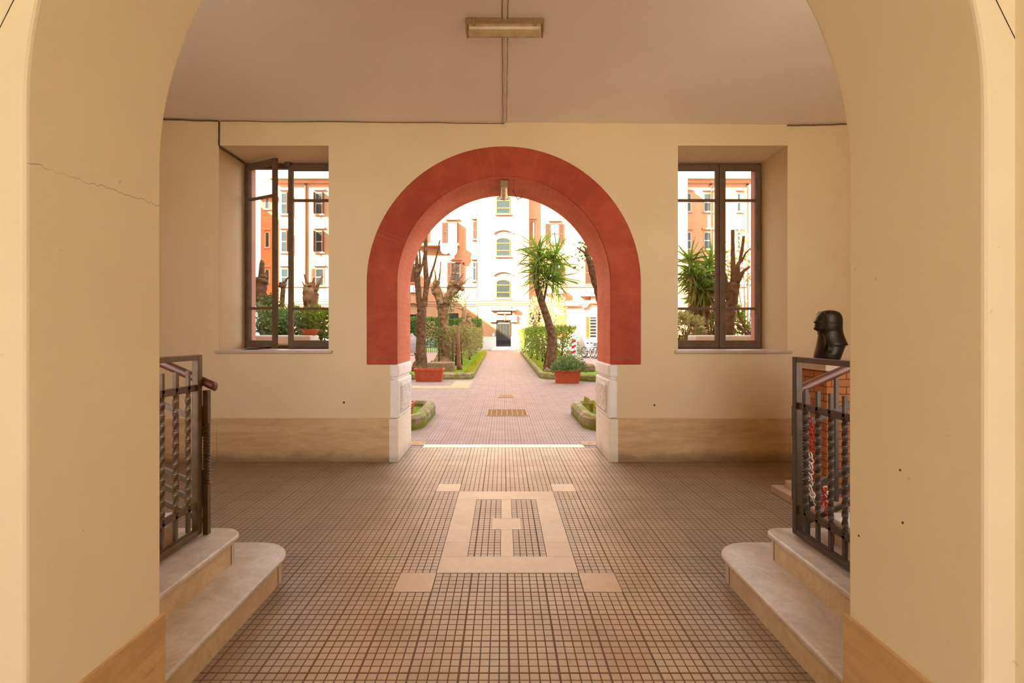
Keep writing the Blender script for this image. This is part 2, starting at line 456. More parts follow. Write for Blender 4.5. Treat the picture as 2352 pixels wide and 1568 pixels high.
# floor of the passage
struct('floor', MB().box(-5.2, 5.2, YF0-.5, 6.33, -.1, 0), 'floor')
# courtyard ground and street
struct('ground', MB().box(-40, 40, 6.33, 60, -.12, -.002), 'court')
struct('ground_street', MB().box(-40, 40, -40, YF0-.5, -.12, -.004), 'bounce_stone')

struct('ground_added_porch', MB().box(-1.75, 1.75, -4.6, YF0-.5, -.1, -.001), 'porch_bounce_paving')  # unseen reflecting floor added with the porch
# back wall with arch and two window openings
WX0, WX1, WZ0, WZ1 = 2.04, 3.32, 1.297, 3.69
ro = 1.30
outer = [(-3.335, 0), (-3.335, 4.3), (3.335, 4.3), (3.335, 0), (ro, 0)]+arc(.01, ZS, ro, 0, PI, 40)+[(-ro+.02, 0)]
holeL = [(-WX1, WZ0), (-WX0, WZ0), (-WX0, WZ1), (-WX1, WZ1)]
holeR = [(WX0, WZ0), (WX1, WZ0), (WX1, WZ1), (WX0, WZ1)]
struct('wall_back', MB().poly_y([outer, holeL, holeR], YB0, YB1), 'plaster_back')
for s, nm in ((-1, 'wall_back_left'), (1, 'wall_back_right')):
    m = MB()
    pl = [(s*3.335, YB0), (s*5.2, 5.52), (s*5.2, YB1), (s*3.335, YB1)]
    m.poly_z(pl, 0, 4.3); struct(nm, m, 'plaster_back')
# ceiling (drops a little to the right)
m = MB(); zc = lambda x: 3.960-.0077*x
m.add([(-5.2,YF1,zc(-5.2)),(5.2,YF1,zc(5.2)),(5.2,YB1,zc(5.2)),(-5.2,YB1,zc(-5.2)),(-5.2,YF1,4.5),(5.2,YF1,4.5),(5.2,YB1,4.5),(-5.2,YB1,4.5)],
      [(0,3,2,1),(4,5,6,7),(0,1,5,4),(1,2,6,5),(2,3,7,6),(3,0,4,7)])
struct('ceiling', m, 'ceiling')
# front wall with the near arch
outer = [(-5.2, 0), (-5.2, 4.5), (5.2, 4.5), (5.2, 0), (XF+.01, 0)]+arc(.005, ZS, XF+.005, 0, PI, 64)+[(-XF, 0)]
side = lambda s: [(s*2.0, .85), (s*3.8, .85), (s*3.8, 3.92), (s*2.0, 3.92)]  # unseen openings added behind the piers to let daylight in
m = MB().poly_y([outer, side(-1), side(1)], YF0, YF1)
m.box(1.292, 1.62, 1.14, YF0+.02, 0, 4.5)
struct('wall_front', m, 'plaster_front', bevel=.012, seg=3)
# sides of the passage; unseen porch added to shape light on front arch
struct('wall_left', MB().box(-5.4, -5.2, YF0, YB1, 0, 4.5), 'plaster_back')
struct('wall_right', MB().box(5.2, 5.4, YF0, YB1, 0, 4.5), 'plaster_back')
struct('wall_added_porch_left', MB().box(-1.95, -1.75, -4.6, YF0, 0, 4.3), 'plaster_front')
struct('wall_added_porch_right', MB().box(1.75, 1.95, -4.6, YF0, 0, 4.3), 'plaster_front')
struct('wall_added_porch_end', MB().poly_y([[(-1.95, 0), (-1.95, 4.2), (1.95, 4.2), (1.95, 0), (.8, 0)]+arc(0, 1.7, .8, 0, PI, 24)+[(-.8, 0)]], -4.8, -4.6), 'plaster_front')  # end wall added to cut the light on the front face
struct('ceiling_added_porch', MB().box(-1.95, -1.3, -4.6, YF0, 4.2, 4.5).box(1.3, 1.95, -4.6, YF0, 4.2, 4.5).box(-1.3, 1.3, -4.6, -4.2, 4.2, 4.5).box(-1.3, 1.3, -1.9, YF0, 4.2, 4.5), 'ceiling')  # roof opening added to drop daylight on the pale porch floor
# storeys above the passage
struct('wall_upper', MB().box(-20.6, 24, 1.0, YB1, 4.5, 9.6), 'facade_o')
struct('wall_outer_left', MB().box(-20.6, -5.4, -1, YB1, 0, 4.5), 'facade_o')
struct('wall_outer_right', MB().box(5.4, 24, -1, YB1, 0, 4.5), 'facade_o')

# skirting
m = MB()
for x0, x1 in ((-3.335, -1.268), (1.276, 3.335)): m.box(x0, x1, YB0-.022, YB0+.02, 0, .508)
struct('baseboard_back', m, 'travertine', bevel=.004)
for s, nm in ((-1, 'baseboard_left'), (1, 'baseboard_right')):
    m = MB().poly_z([(s*3.335, YB0-.022), (s*5.2, 5.50), (s*5.2, 5.54), (s*3.335, YB0+.02)], 0, .508); struct(nm, m, 'travertine')
m = MB(); m.box(-XF-.2, -XF+.008, YF0-.012, YF1+.012, 0, .508); m.box(XF-.002, XF+.2, YF0-.012, YF1+.012, 0, .508)
struct('baseboard_front', m, 'travertine', bevel=.004)

# red arch: front band and brick soffit
def band(r0, r1, cx, zlow, y0, y1, n=56):
    inner = [(cx+r0, zlow)]+arc(cx, ZS, r0, 0, PI, n)+[(cx-r0, zlow)]
    outr = [(cx+r1, zlow)]+arc(cx, ZS, r1, 0, PI, n)+[(cx-r1, zlow)]
    vs = []; fs = []; k = len(inner)
    for y in (y0, y1):
        vs += [(p[0], y, p[1]) for p in inner]+[(p[0], y, p[1]) for p in outr]
    for i in range(k-1):
        fs += [(i, i+1, k+i+1, k+i), (2*k+i, 3*k+i, 3*k+i+1, 2*k+i+1), (i, 2*k+i, 2*k+i+1, i+1), (k+i, k+i+1, 3*k+i+1, 3*k+i)]
    fs += [(0, k, 3*k, 2*k), (k-1, 3*k-1, 4*k-1, 2*k-1)]
    return MB().add(vs, fs)
struct('trim_1', band(1.247, 1.600, .006, 1.134, YB0-.012, YB0+.03), 'red', bevel=.008)
struct('trim_2', band(1.243, 1.32, .006, 1.134, YB0+.005, YB1+.004), 'red_brick_lit')
# stone imposts under the arch
for s, nm, xc in ((-1, 'trim_3', -1.268), (1, 'trim_4', 1.276)):
    x = lambda d: xc-s*d            # d metres into the opening
    o = struct(nm, MB().box(min(x(-.06), x(.045)), max(x(-.06), x(.045)), YB0-.03, YB1, 0, .50), 'travertine_light', bevel=.006)
    m = MB().box(min(x(-.06), x(.05)), max(x(-.06), x(.05)), YB0-.004, YB1, .505, .955); build('block', m, 'stone', o, bevel=.02, seg=3)
    m = MB(); nx, nz = 14, 10; vs = []; fs = []
    for i in range(nx+1):
        for j in range(nz+1):
            e = 1 if 0 < i < nx and 0 < j < nz else 0
            vs.append((x(.051+e*(.012+R.uniform(0, .016))), YB0+.05+(YB1-YB0-.10)*i/nx, .545+.37*j/nz))
    for i in range(nx):
        for j in range(nz): a = i*(nz+1)+j; fs.append((a, a+1, a+nz+2, a+nz+1))
    m.add(vs, fs); build('hammered_panel', m, 'stone_rough', o, recalc=False)
    m = MB().box(min(x(-.04), x(.022)), max(x(-.04), x(.022)), YB0-.004, YB1, .955, 1.01)
    build('neck', m, 'stone', o, bevel=.008)
    m = MB().box(min(x(-.06), x(.052)), max(x(-.06), x(.052)), YB0-.018, YB1+.006, .985, 1.137); build('cap', m, 'stone', o, bevel=.028, seg=4)
# marble threshold strip
m = MB()
xs = [-1.06, -.82, -.07, .62, 1.07]
for a, b in zip(xs[:-1], xs[1:]): m.box(a+.002, b-.002, 6.33, 6.50, -.01, .004)
struct('trim_5', m, 'threshold')

# inlaid marble pattern of the floor
fx, fy = -.418, 3.022
def T(a): return fx+a*U
def V(b): return fy+b*U
m = MB(); g = .0012; zt = .0022
def slab(a0, a1, b0, b1, mi=0): m.cur = mi; m.box(T(a0)+g, T(a1)-g, V(b0)+g, V(b1)-g, -.01, zt)
slab(0, 20, 0, 5); slab(0, 20, 30, 35); slab(0, 4, 5, 10, 1); slab(0, 4, 10, 30); slab(16, 20, 5, 10, 1); slab(16, 20, 10, 30)
slab(9, 11, 5, 15); slab(7.5, 12.5, 15, 20); slab(9, 11, 20, 30)
for a in (-5, 20): slab(a, a+5, -5, 0, 1); slab(a, a+5, 35, 40, 0)
struct('floor_inlay', m, ['inlay', 'inlay2'])

# ------------------------------------------------------------------ windows of the passage
YW = 6.215
def sash(par, x0, x1, z0, z1, name='sash', pivot=None, ang=0.0):
    w = .062; d = .042
    def tf(mb):
        if pivot is not None:
            c, s_ = math.cos(ang), math.sin(ang)
            mb.v = [(pivot[0]+(v[0]-pivot[0])*c-(v[1]-pivot[1])*s_, pivot[1]+(v[0]-pivot[0])*s_+(v[1]-pivot[1])*c, v[2]) for v in mb.v]
        return mb
    y0, y1 = YW-d/2, YW+d/2
    m = MB(); m.box(x0, x0+w, y0, y1, z0, z1); m.box(x1-w, x1, y0, y1, z0, z1)
    m.box(x0+w, x1-w, y0, y1, z1-.075, z1); m.box(x0+w, x1-w, y0, y1, z0, z0+.10)
    for zb in (1.815, 3.205): m.box(x0+w, x1-w, y0+.006, y1-.006, zb-.017, zb+.017)
    o = build(name, tf(m), 'frame_wood', par, bevel=.004)
    for za, zb in ((z0+.09, 1.80), (1.83, 3.19), (3.22, z1-.07)):
        build('pane', tf(MB().box(x0+w-.008, x1-w+.008, YW-.002, YW+.002, za, zb)), 'glass', o)
    return o
for s, nm in ((-1, 'window_1'), (1, 'window_2')):
    a, b = (-WX1, -WX0) if s < 0 else (WX0, WX1)
    m = MB(); y0, y1 = YW+.02, YW+.075
    m.box(a, a+.05, y0, y1, WZ0, WZ1); m.box(b-.05, b, y0, y1, WZ0, WZ1); m.box(a+.05, b-.05, y0, y1, WZ1-.06, WZ1); m.box(a+.05, b-.05, y0, y1, WZ0, WZ0+.05)
    wo = struct(nm, m, 'frame_wood', bevel=.003)
    z0, z1 = WZ0+.012, WZ1-.03
    if s < 0:
        sash(wo, a+.02, -2.73, z0, z1, pivot=(a+.02, YW), ang=math.radians(-27))
        sash(wo, -2.76, b-.02, z0, z1)
        lt = MB().box(-2.79, -2.72, YW-.045, YW-.005, z1-.02, z1+.025); build('latch', lt, 'iron', wo)
    else:
        sash(wo, a+.02, 2.785, z0, z1); sash(wo, 2.79, b-.02, z0, z1)
        build('astragal', MB().box(2.765, 2.81, YW-.04, YW-.018, z0, z1), 'frame_wood', wo)
    m = MB().box(a-.04, b+.045, YB0-.03, YW-.03, WZ0-.03, WZ0+.004)
    build('window_sill', m, 'platform', wo, bevel=.006)
    m = MB(); t = .006; y0, y1 = YW+.08, YB1+.05
    m.box(a, a+t, y0, y1, WZ0, WZ1); m.box(b-t, b, y0, y1, WZ0, WZ1); m.box(a, b, y0, y1, WZ1-t, WZ1); m.box(a, b, y0, y1+.04, WZ0-.02, WZ0+.01)
    build('outer_reveal', m, 'salmon', wo)

for i, (x, y, rz, c) in enumerate(((-3.03, 5.92, .3, 'paper'), (-3.05, 5.90, -.15, 'white_plastic'), (-3.0, 5.93, .55, 'paper'))):
    m = MB(); n = 6; vs = []; fs = []
    for a in range(n+1):
        for b in range(2):
            u_, w_ = (a/n-.5)*.24, (b-.5)*.15
            vs.append((x+u_*math.cos(rz)-w_*math.sin(rz), y+u_*math.sin(rz)+w_*math.cos(rz), WZ0+.006+.007*i+.022*max(0, (a/n-.55))**1.2*2))
    for a in range(n): fs.append((2*a, 2*a+2, 2*a+3, 2*a+1))
    vs += [(v[0], v[1], v[2]+.005) for v in vs]; k = 2*(n+1)
    fs += [tuple(k+i_ for i_ in reversed(f)) for f in list(fs)]
    o = build('leaflet', MB().add(vs, fs), c)
    tag(o, ('pale blue leaflet at the bottom of the papers on the left window sill', 'white leaflet in the middle of the papers on the left window sill', 'curled blue leaflet on top of the papers on the left window sill')[i], 'leaflet', 'leaflets on the left window sill')

# ------------------------------------------------------------------ lamps and cables
def tube_lamp(loc, L, along, label, w=.095, d=.10):
    t = thing('ceiling_lamp', label, 'lamp', loc)
    x, y, z = loc
    def bx(a0, a1, b0, b1, c0, c1):
        return MB().box(x+a0, x+a1, y+b0, y+b1, z+c0, z+c1) if along == 'x' else MB().box(x+b0, x+b1, y+a0, y+a1, z+c0, z+c1)
    build('housing', bx(-L/2, L/2, -w/2, w/2, -d*.45, 0), 'lamp_body', t, bevel=.008)
    m = MB(); n = 10; vs = []; fs = []
    ends = [-L/2+.008, -L/2+.02, L/2-.02, L/2-.008]; sc = [.7, 1, 1, .7]
    for e, q in zip(ends, sc):
        for k in range(n+1):
            an = PI*k/n; b = math.cos(an)*w*.47*q; c = -d*.42-math.sin(an)*d*.58*q
            vs.append((x+e, y+b, z+c) if along == 'x' else (x+b, y+e, z+c))
    for i in range(3):
        for k in range(n): a = i*(n+1)+k; fs.append((a, a+1, a+n+2, a+n+1))
    for i in (0, 3): fs.append(tuple(i*(n+1)+k for k in range(n+1)))
    m.add(vs, fs); build('diffuser', m, 'diffuser', t, smooth=False, bevel=.003)
    for e in (-L/2, L/2):
        build('end_cap', bx(e-.006, e+.010, -w*.46, w*.46, -d*.82, -.004), 'lamp_body', t, bevel=.006)
    for e in (-L/2+.06, L/2-.06):
        build('clip', bx(e-.012, e+.012, -w*.56, -w*.48, -d*.62, -d*.15), 'lamp_body', t, bevel=.002)
    return t
lx, ly = PX(1159, 3.86), 3.83
tube_lamp((lx, ly, zc(lx)), .60, 'x', 'yellowed tube lamp fixed across the middle of the ceiling', w=.13, d=.11)
tube_lamp((PX(1158, 6.0), 6.03, ZS+1.243), .56, 'y', 'small tube lamp under the crown of the red arch', w=.095, d=.10)
m = MB().box(lx-.014, lx+.014, YF1, ly-.05, zc(0)-.016, zc(0)+.004); m.box(lx-.004, lx+.024, ly+.05, YB0, zc(0)-.014, zc(0)+.004)
m.box(lx+.0, lx+.026, YB0-.014, YB0, zc(0)-.05, zc(0))
tag(build('cable_raceway', m, 'raceway', bevel=.002), 'straight painted cable raceway along the ceiling, running to the ceiling lamp', 'cable cover')
m = MB()
for q in (-.019, .026): m.tube([(lx+q+(.003 if i % 2 else -.002), YF1+.02+(YB0-.03-YF1)*i/16, zc(0)-.004) for i in range(17)], .0022, 5)
tag(build('cable', m, 'cable', smooth=True), 'pair of thin dark cables running beside the ceiling raceway', 'cable')
def sag(pts, r, label, n=6):
    out = []
    for a, b in zip(pts[:-1], pts[1:]):
        a = Vector(a); b = Vector(b)
        for i in range(n): out.append(a.lerp(b, i/n)+Vector((0, 0, R.uniform(-.004, .003))))
    out.append(Vector(pts[-1]))
    return tag(build('cable', MB().tube(out, r, 6), 'cable', smooth=True), label, 'cable', 'old cables along the walls')
e = .008
sag([(lx, YB0-e, zc(0)-.012), (-1.6, YB0-e, zc(-1.6)-.01), (-3.30, YB0-e, zc(-3.3)-.012)], .0045, 'dusty cable along the top of the back wall, left of the ceiling raceway')
sag([(-3.32, YB0-e, zc(-3.3)-.012), (-3.9, 5.598, zc(-3.9)-.012), (-4.8, 5.535, zc(-4.8)-.012)], .008, 'dark cable along the ceiling edge in the far left corner')
sag([(-3.315, YB0-e, zc(-3.3)-.01), (-3.318, YB0-e, 3.70), (-3.305, YB0+.01, WZ1-.02), (-3.305, YW-.05, WZ1-.02)], .009, 'thick dark cable dropping from the ceiling to the left window')
sag([(3.31, YB0-e, zc(3.3)-.012), (3.9, 5.595, zc(3.9)-.012), (4.8, 5.535, zc(4.8)-.012)], .007, 'dark cable along the ceiling edge in the far right corner')
sag([(.12, 6.10, 3.30), (.18, 6.2, 3.22), (.22, 6.28, 3.25), (.25, 6.38, 3.30)], .005, 'short looped cable beside the lamp under the red arch', 5)
for px, py, lab in ((790, 924, 'small dark plugged hole low on the wall left of the red arch'), (1503, 930, 'small dark plugged hole low on the wall right of the red arch')):
    p = P(px, py, YB0); m = MB().lathe([(.010, 0), (.010, .004), (.004, .005)], n=10); m.v = [(p.x+v[0], YB0-v[2], p.z+v[1]*1.3) for v in m.v]
    tag(build('wall_plug', m, 'black'), lab, 'wall plug')
for px, py, Y, s, lab in ((2068, 1079, None, 1, 'upper dark plugged hole in the right pier'), (2074, 1200, None, 1, 'lower dark plugged hole in the right pier'), (1973, 1230, None, 1, 'dark plugged hole near the inner edge of the right pier')):
    X = XF+.010; Y = X*F/(px-CX); z = PZ(py, Y)
    m = MB().lathe([(.0036, 0), (.0036, .002), (.001, .003)], n=10); m.v = [(X-v[2], Y+v[0], z+v[1]) for v in m.v]
    tag(build('wall_plug', m, 'cable'), lab, 'wall plug')

# ------------------------------------------------------------------ marble steps, both sides
RS = .155
def step_outline(s, nose, far, near, back, r):
    pts = [(s*back, near), (s*nose, near)]
    c = (s*(nose+r), far-r)
    for i in range(13):
        a = (PI if s > 0 else 0)+(-s)*PI/2*i/12
        pts.append((c[0]+r*math.cos(a), c[1]+r*math.sin(a)))
    pts.append((s*back, far))
    return pts
def staircase(s, noses, label):
    t = thing('marble_steps', label, 'stairs', (s*1.6, 2.4, 0))
    near = YF1+.004
    for i, (nose, far, r) in enumerate(noses):
        z1 = RS*(i+1); back = 2.6 if i < 3 else 5.19
        build('riser', MB().poly_z(step_outline(s, nose+.022, far-.022, near, back, max(r-.02, .02)), 0 if i == 0 else z1-RS, z1-.028), 'riser', t)
        build('tread', MB().poly_z(step_outline(s, nose, far, near, back, r), z1-.030, z1), 'tread' if i < 3 else 'platform', t, bevel=.012, seg=3)
        m = MB(); q = nose+.0215
        m.box(min(s*q, s*(q-.0012)), max(s*q, s*(q-.0012)), far-r-.008, far-r-.004, z1-RS, z1-.03)
        build('joint', m, 'iron_dark', t)
    return t
SL = [(1.318, 3.12, .24), (1.560, 2.965, .15), (1.83, 2.80, .06), (2.10, 2.72, .04), (2.37, 2.72, .03)]
SR = [(1.322, 3.12, .24), (1.580, 2.965, .10), (1.85, 2.80, .06), (2.12, 2.72, .04), (2.39, 2.72, .03)]
staircase(-1, SL, 'rounded marble steps behind the left pier')
staircase(1, SR, 'rounded marble steps behind the right pier')

# ------------------------------------------------------------------ iron gates across the steps
def gate(x, ya, yb, zt, zu, zl, ybars, label, mat, extra=0):
    """gate leaf lying along Y at x, from ya (near) to yb (far)"""
    t = thing('iron_gate', label, 'gate', (x, (ya+yb)/2, .31))
    w = .038; z0 = .325
    m = MB(); m.box(x-w/2, x+w/2, yb-w, yb, z0, zt); m.box(x-w/2, x+w/2, ya, ya+w, z0, zt)
    m.box(x-w/2, x+w/2, ya+w, yb-w, zt-.030, zt); m.box(x-w/2, x+w/2, ya+w, yb-w, z0, z0+.032)
    build('frame', m, mat, t, bevel=.003)
    for z in (zu, zl): build('cross_rail', MB().box(x-.009, x+.009, ya+w, yb-w, z-.019, z+.019), mat, t, bevel=.002)
    for y in ybars:
        m = MB().box(x-.009, x+.009, y-.009, y+.009, zu-.02, zu+.105); m.twist((x, y, zl), (x, y, zu), .0205, 3.0, 60); m.box(x-.009, x+.009, y-.009, y+.009, zl-.135, zl+.02)
        build('twisted_bar', m, mat, t)
    for z in (.98, .60):
        build('hinge', MB().tube([(x, yb+.012, z-.09), (x, yb+.012, z+.09)], .013, 10), 'iron_dark', t)
    return t
gl = gate(-1.79, 1.76, 2.845, 1.374, 1.182, .503, [2.743-.105*i for i in range(9)], 'iron gate with twisted bars on the left marble steps', 'iron')
gr = gate(1.722, 1.76, 2.85, 1.362, 1.078, .481, [2.748-.104*i for i in range(9)], 'iron gate with twisted bars on the right marble steps', 'iron_dark')

def banister(s, xn, yn, label, mat, zr):
    t = thing('banister', label, 'banister', (s*xn, yn, .31))
    X = lambda d: s*(xn+d)
    m = MB(); w = .030
    m.box(min(X(0), X(w)), max(X(0), X(w)), yn-w/2, yn+w/2, .31, .60)
    m.twist((X(w/2), yn, .60), (X(w/2), yn, .97), w, 5, 60)
    m.box(min(X(0), X(w)), max(X(0), X(w)), yn-w/2, yn+w/2, .97, zr-.01)
    build('newel_post', m, mat, t)
    sl = .44
    rail = [(-.034, zr+.012), (-.030, zr+.014), (-.02, zr+.019)]+[(.05+d, zr+.05+sl*d) for d in (0, .2, .45, .8, 1.2)]
    m = MB(); pts = [Vector((X(d), yn, z)) for d, z in rail]
    vs = []; fs = []; n = 12
    for i, p in enumerate(pts):
        for k in range(n):
            a = 2*PI*k/n; vs.append((p.x, p.y+.029*math.cos(a), p.z+.026*math.sin(a)*(1.05)))
    for i in range(len(pts)-1):
        for k in range(n): j = (k+1) % n; fs.append((i*n+k, i*n+j, (i+1)*n+j, (i+1)*n+k))
    fs += [tuple(range(n)), tuple((len(pts)-1)*n+k for k in range(n))]
    m.add(vs, fs); build('handrail', m, 'rail_wood', t, smooth=True)
    for z in (.985, .60, .50, .405):
        build('sloping_rail', MB().bar((X(.02), yn, z-.02), (X(1.15), yn, z-.02+1.13*sl), .016, .030), mat, t)
    for d in (.185, .46, .74, 1.0):
        build('baluster', MB().box(min(X(d), X(d+.018)), max(X(d), X(d+.018)), yn-.009, yn+.009, .465+sl*(d-.1), zr+.04+sl*d), mat, t)
    return t
banister(-1, 1.745, 2.868, 'banister with wooden handrail behind the left gate', 'iron', 1.172)
banister(1, 1.782, 2.868, 'banister with wooden handrail behind the right gate', 'iron_dark', 1.150)

# red and white plastic chain hanging behind the right gate
t = thing('plastic_chain', 'red and white plastic chain hanging behind the right gate', 'chain', (1.80, 2.83, .99))
pts = []
for i in range(13): pts.append((Vector((1.80+.002*math.sin(i), 2.832, .985-.033*i)), 'red_plastic' if i < 6 else 'white_plastic'))
for i in range(1, 9):
    a = i/9; pts.append((Vector((1.80+.09*a, 2.832, .585-.10*math.sin(PI*a)+.035*a)), 'red_plastic' if i > 3 else 'white_plastic'))
for i in range(1, 6): pts.append((Vector((1.89+.002*i, 2.832, .62-.033*i)), 'white_plastic' if i < 3 else 'red_plastic'))
for c in ('red_plastic', 'white_plastic'):
    for i, (p, cc) in enumerate(pts):
        if cc == c: build('link', MB().torus(p, .0125, .0038, (0, 1, 0) if i % 2 else (1, 0, 0), 14, 6, (1, 1.5) if i % 2 else (1.5, 1)), c, t, smooth=True, label='red link' if c[0] == 'r' else 'white link')

# ------------------------------------------------------------------ bust on its brick pedestal
t = thing('brick_pedestal', 'brick pedestal on a low marble platform behind the right gate', 'pedestal', (2.95, 4.1, 0))
build('platform', MB().box(2.53, 4.2, 3.62, 4.57, 0, .068), 'platform', t, bevel=.005)
build('upper_platform', MB().box(2.62, 4.1, 3.78, 4.50, .068, .134), 'platform', t, bevel=.005)
def brick_mat():
    k = NB('thin_yellow_red_brick'); x, y, z = k.sep(k.pos())
    bt = k.n('TexBrick'); k.set(bt.inputs['Vector'], k.comb(k.math('ADD', x, y), z, 0.0)); bt.inputs['Scale'].default_value = 1
    bt.inputs['Brick Width'].default_value = .25; bt.inputs['Row Height'].default_value = .062; bt.inputs['Mortar Size'].default_value = .004
    bt.inputs['Color1'].default_value = lin((182, 122, 76)); bt.inputs['Color2'].default_value = lin((168, 106, 64)); bt.inputs['Mortar'].default_value = lin((110, 66, 40))
    k.col(bt.outputs[0]); k.rough(.75); k.spec(.2); k.bump(k.math('SUBTRACT', 1.0, bt.outputs['Fac']), .6, .006)
    return k.m
M['brick'] = brick_mat()
build('shaft', MB().box(2.69, 3.35, 4.02, 4.44, .134, 1.185), 'brick', t, bevel=.004)
build('cap', MB().box(2.665, 3.375, 3.995, 4.46, 1.185, 1.265), 'platform', t, bevel=.006)

t = thing('bust', 'dark bronze bust of a hooded figure looking left on the brick pedestal', 'bust', (2.90, 4.25, 1.265))
YBu = 4.25; sc = YBu/F/9.22
def bx_(x): return (1820+x/9.22-CX)*YBu/F
def bz_(y): return H-(690+y/9.22-CY)*YBu/F
# crop y : front x (smooth), front extra (nose, lips, chin), back x, half width m
sec = [(203,760,0,800,.010),(212,690,0,870,.035),(235,612,0,930,.060),(270,572,0,972,.076),(330,540,6,1004,.086),(385,522,14,1016,.089),(420,512,22,1019,.089),
       (440,510,40,1020,.089),(456,510,50,1021,.089),(468,512,44,1021,.088),(482,516,16,1021,.087),(505,520,30,1021,.086),(525,520,40,1021,.085),(540,522,36,1022,.084),(560,524,52,1024,.083),
       (590,526,70,1027,.080),(612,532,70,1029,.078),(640,552,36,1034,.076),(662,575,0,1038,.075),(720,572,0,1050,.080),(800,566,0,1068,.092),
       (870,560,0,1086,.108),(915,556,0,1098,.118),(940,552,0,1104,.12),(952,550,0,1060,.112),(1000,536,0,1032,.115),(1060,522,0,1005,.118),(1120,508,0,984,.115),(1190,500,0,966,.108),(1240,505,0,955,.10),(1275,520,0,940,.085)]
N_ = 40; vs = []; fs = []
for (cy, xf, ex, xb, hw) in sec:
    x0, x1 = bx_(xf), bx_(xb); z = bz_(cy); xm = (x0+x1)/2; hx = (x1-x0)/2
    for k in range(N_):
        a = 2*PI*k/N_; ca, sa = math.cos(a), math.sin(a)
        x = xm+hx*math.copysign(abs(ca)**.85, ca); y = YBu+hw*math.copysign(abs(sa)**.9, sa)*(1 if ca > 0 else (1-.12*abs(ca)))
        if ca < -.5: x -= ex*sc*max(0, (-ca-.72)/.28)**1.6 if ca < -.72 else 0
        if 405 < cy < 470 and -.93 < ca < -.55: x += .010          # eye sockets
        vs.append((x, y, z))
for i in range(len(sec)-1):
    for k in range(N_): j = (k+1) % N_; fs.append((i*N_+k, i*N_+j, (i+1)*N_+j, (i+1)*N_+k))
fs += [tuple(range(N_)), tuple((len(sec)-1)*N_+k for k in reversed(range(N_)))]
build('head_and_chest', MB().add(vs, fs), 'bronze', t, smooth=True)
m = MB()
for k in range(5):
    y = YBu-.10+.02*k; m.tube([(bx_(585+18*k), YBu-.105+.003*k, bz_(900)), (bx_(575+22*k), YBu-.121+.002*k, bz_(1000)), (bx_(548+20*k), YBu-.120, bz_(1090+0*k))], [.004, .007, .004], 6)
build('collar_fold', m, 'bronze', t, smooth=True)
m = MB(); m.tube([(bx_(575), YBu-.05, bz_(670)), (bx_(562), YBu-.075, bz_(760)), (bx_(556), YBu-.085, bz_(900)), (bx_(530), YBu-.085, bz_(1060))], [.006, .008, .009, .006], 8)
build('hood_strap', m, 'bronze', t, smooth=True)
for sg in (-1, 1):
    pts = []
    for (cy, xf, ex, xb, hw) in sec:
        if 230 <= cy <= 720:
            x0, x1 = bx_(xf), bx_(xb); q = (cy-230)/490; ca = -.80+.28*math.sin(PI*min(1, q*1.1)); sa = math.sqrt(1-ca*ca)
            pts.append(((x0+x1)/2-(x1-x0)/2*abs(ca)**.85, YBu+sg*(hw*sa**.9*(1-.12*abs(ca))-.002), bz_(cy)))
    build('hood_edge', MB().tube(pts, .0065, 8), 'bronze', t, smooth=True)

# ================================================================== COURTYARD
def grate(px0, px1, py0, py1, label):
    Y0, Y1 = F*H/(py1-CY), F*H/(py0-CY); ym = (Y0+Y1)/2
    x0, x1 = PX(px0, ym), PX(px1, ym)
    t = thing('drain_grate', label, 'grate', ((x0+x1)/2, ym, 0))
    m = MB(); w = .03
    m.box(x0, x1, Y0, Y0+w, -.01, .008); m.box(x0, x1, Y1-w, Y1, -.01, .008); m.box(x0, x0+w, Y0+w, Y1-w, -.01, .008); m.box(x1-w, x1, Y0+w, Y1-w, -.01, .008)
    build('frame', m, 'grate', t)
    m = MB(); n = 9
    for i in range(n): y = Y0+w+(Y1-Y0-2*w)*(i+.5)/n; m.box(x0+w, x1-w, y-.012, y+.012, -.01, .006)
    for i in range(1, 8): x = x0+(x1-x0)*i/8; m.box(x-.008, x+.008, Y0+w, Y1-w, -.01, .004)
    build('bars', m, 'grate', t)
grate(1117, 1212, 940, 955, 'large tan drain grate set in the pink paving')
grate(1144, 1181, 907, 912.5, 'small drain grate further along the pink paving')
for s, lab in ((-1, 'square inspection cover beside the threshold at the left jamb'), (1, 'square inspection cover beside the threshold at the right jamb')):
    x = s*1.18
    t = thing('inspection_cover', lab, 'cover', (x, 6.56, 0))
    build('rim', MB().box(x-.12, x+.12, 6.46, 6.68, -.01, .004), 'cover_metal', t)
    build('plate', MB().box(x-.10, x+.10, 6.48, 6.66, -.01, .007), 'grate', t, bevel=.002)
    build('lifting_slot', MB().box(x-.03, x+.03, 6.56, 6.575, .004, .0078), 'black', t)
# yellow faded line on the paving
def yline():
    k = NB('faded_yellow_paint'); p = k.pos()
    k.col(k.mix(k.rng(k.noise(p, 3, 5), .3, .7), lin((160, 134, 116)), lin((178, 154, 98)))); k.rough(.8); return k.m
M['yellow_line'] = yline()
m = MB().box(-3.7, -.95, 13.2, 13.75, -.002, .0015); m.box(-1.5, -.95, 13.75, 15.2, -.002, .0015)
tag(build('painted_line', m, 'yellow_line'), 'faded yellow painted line on the paving before the left bed', 'painted line')

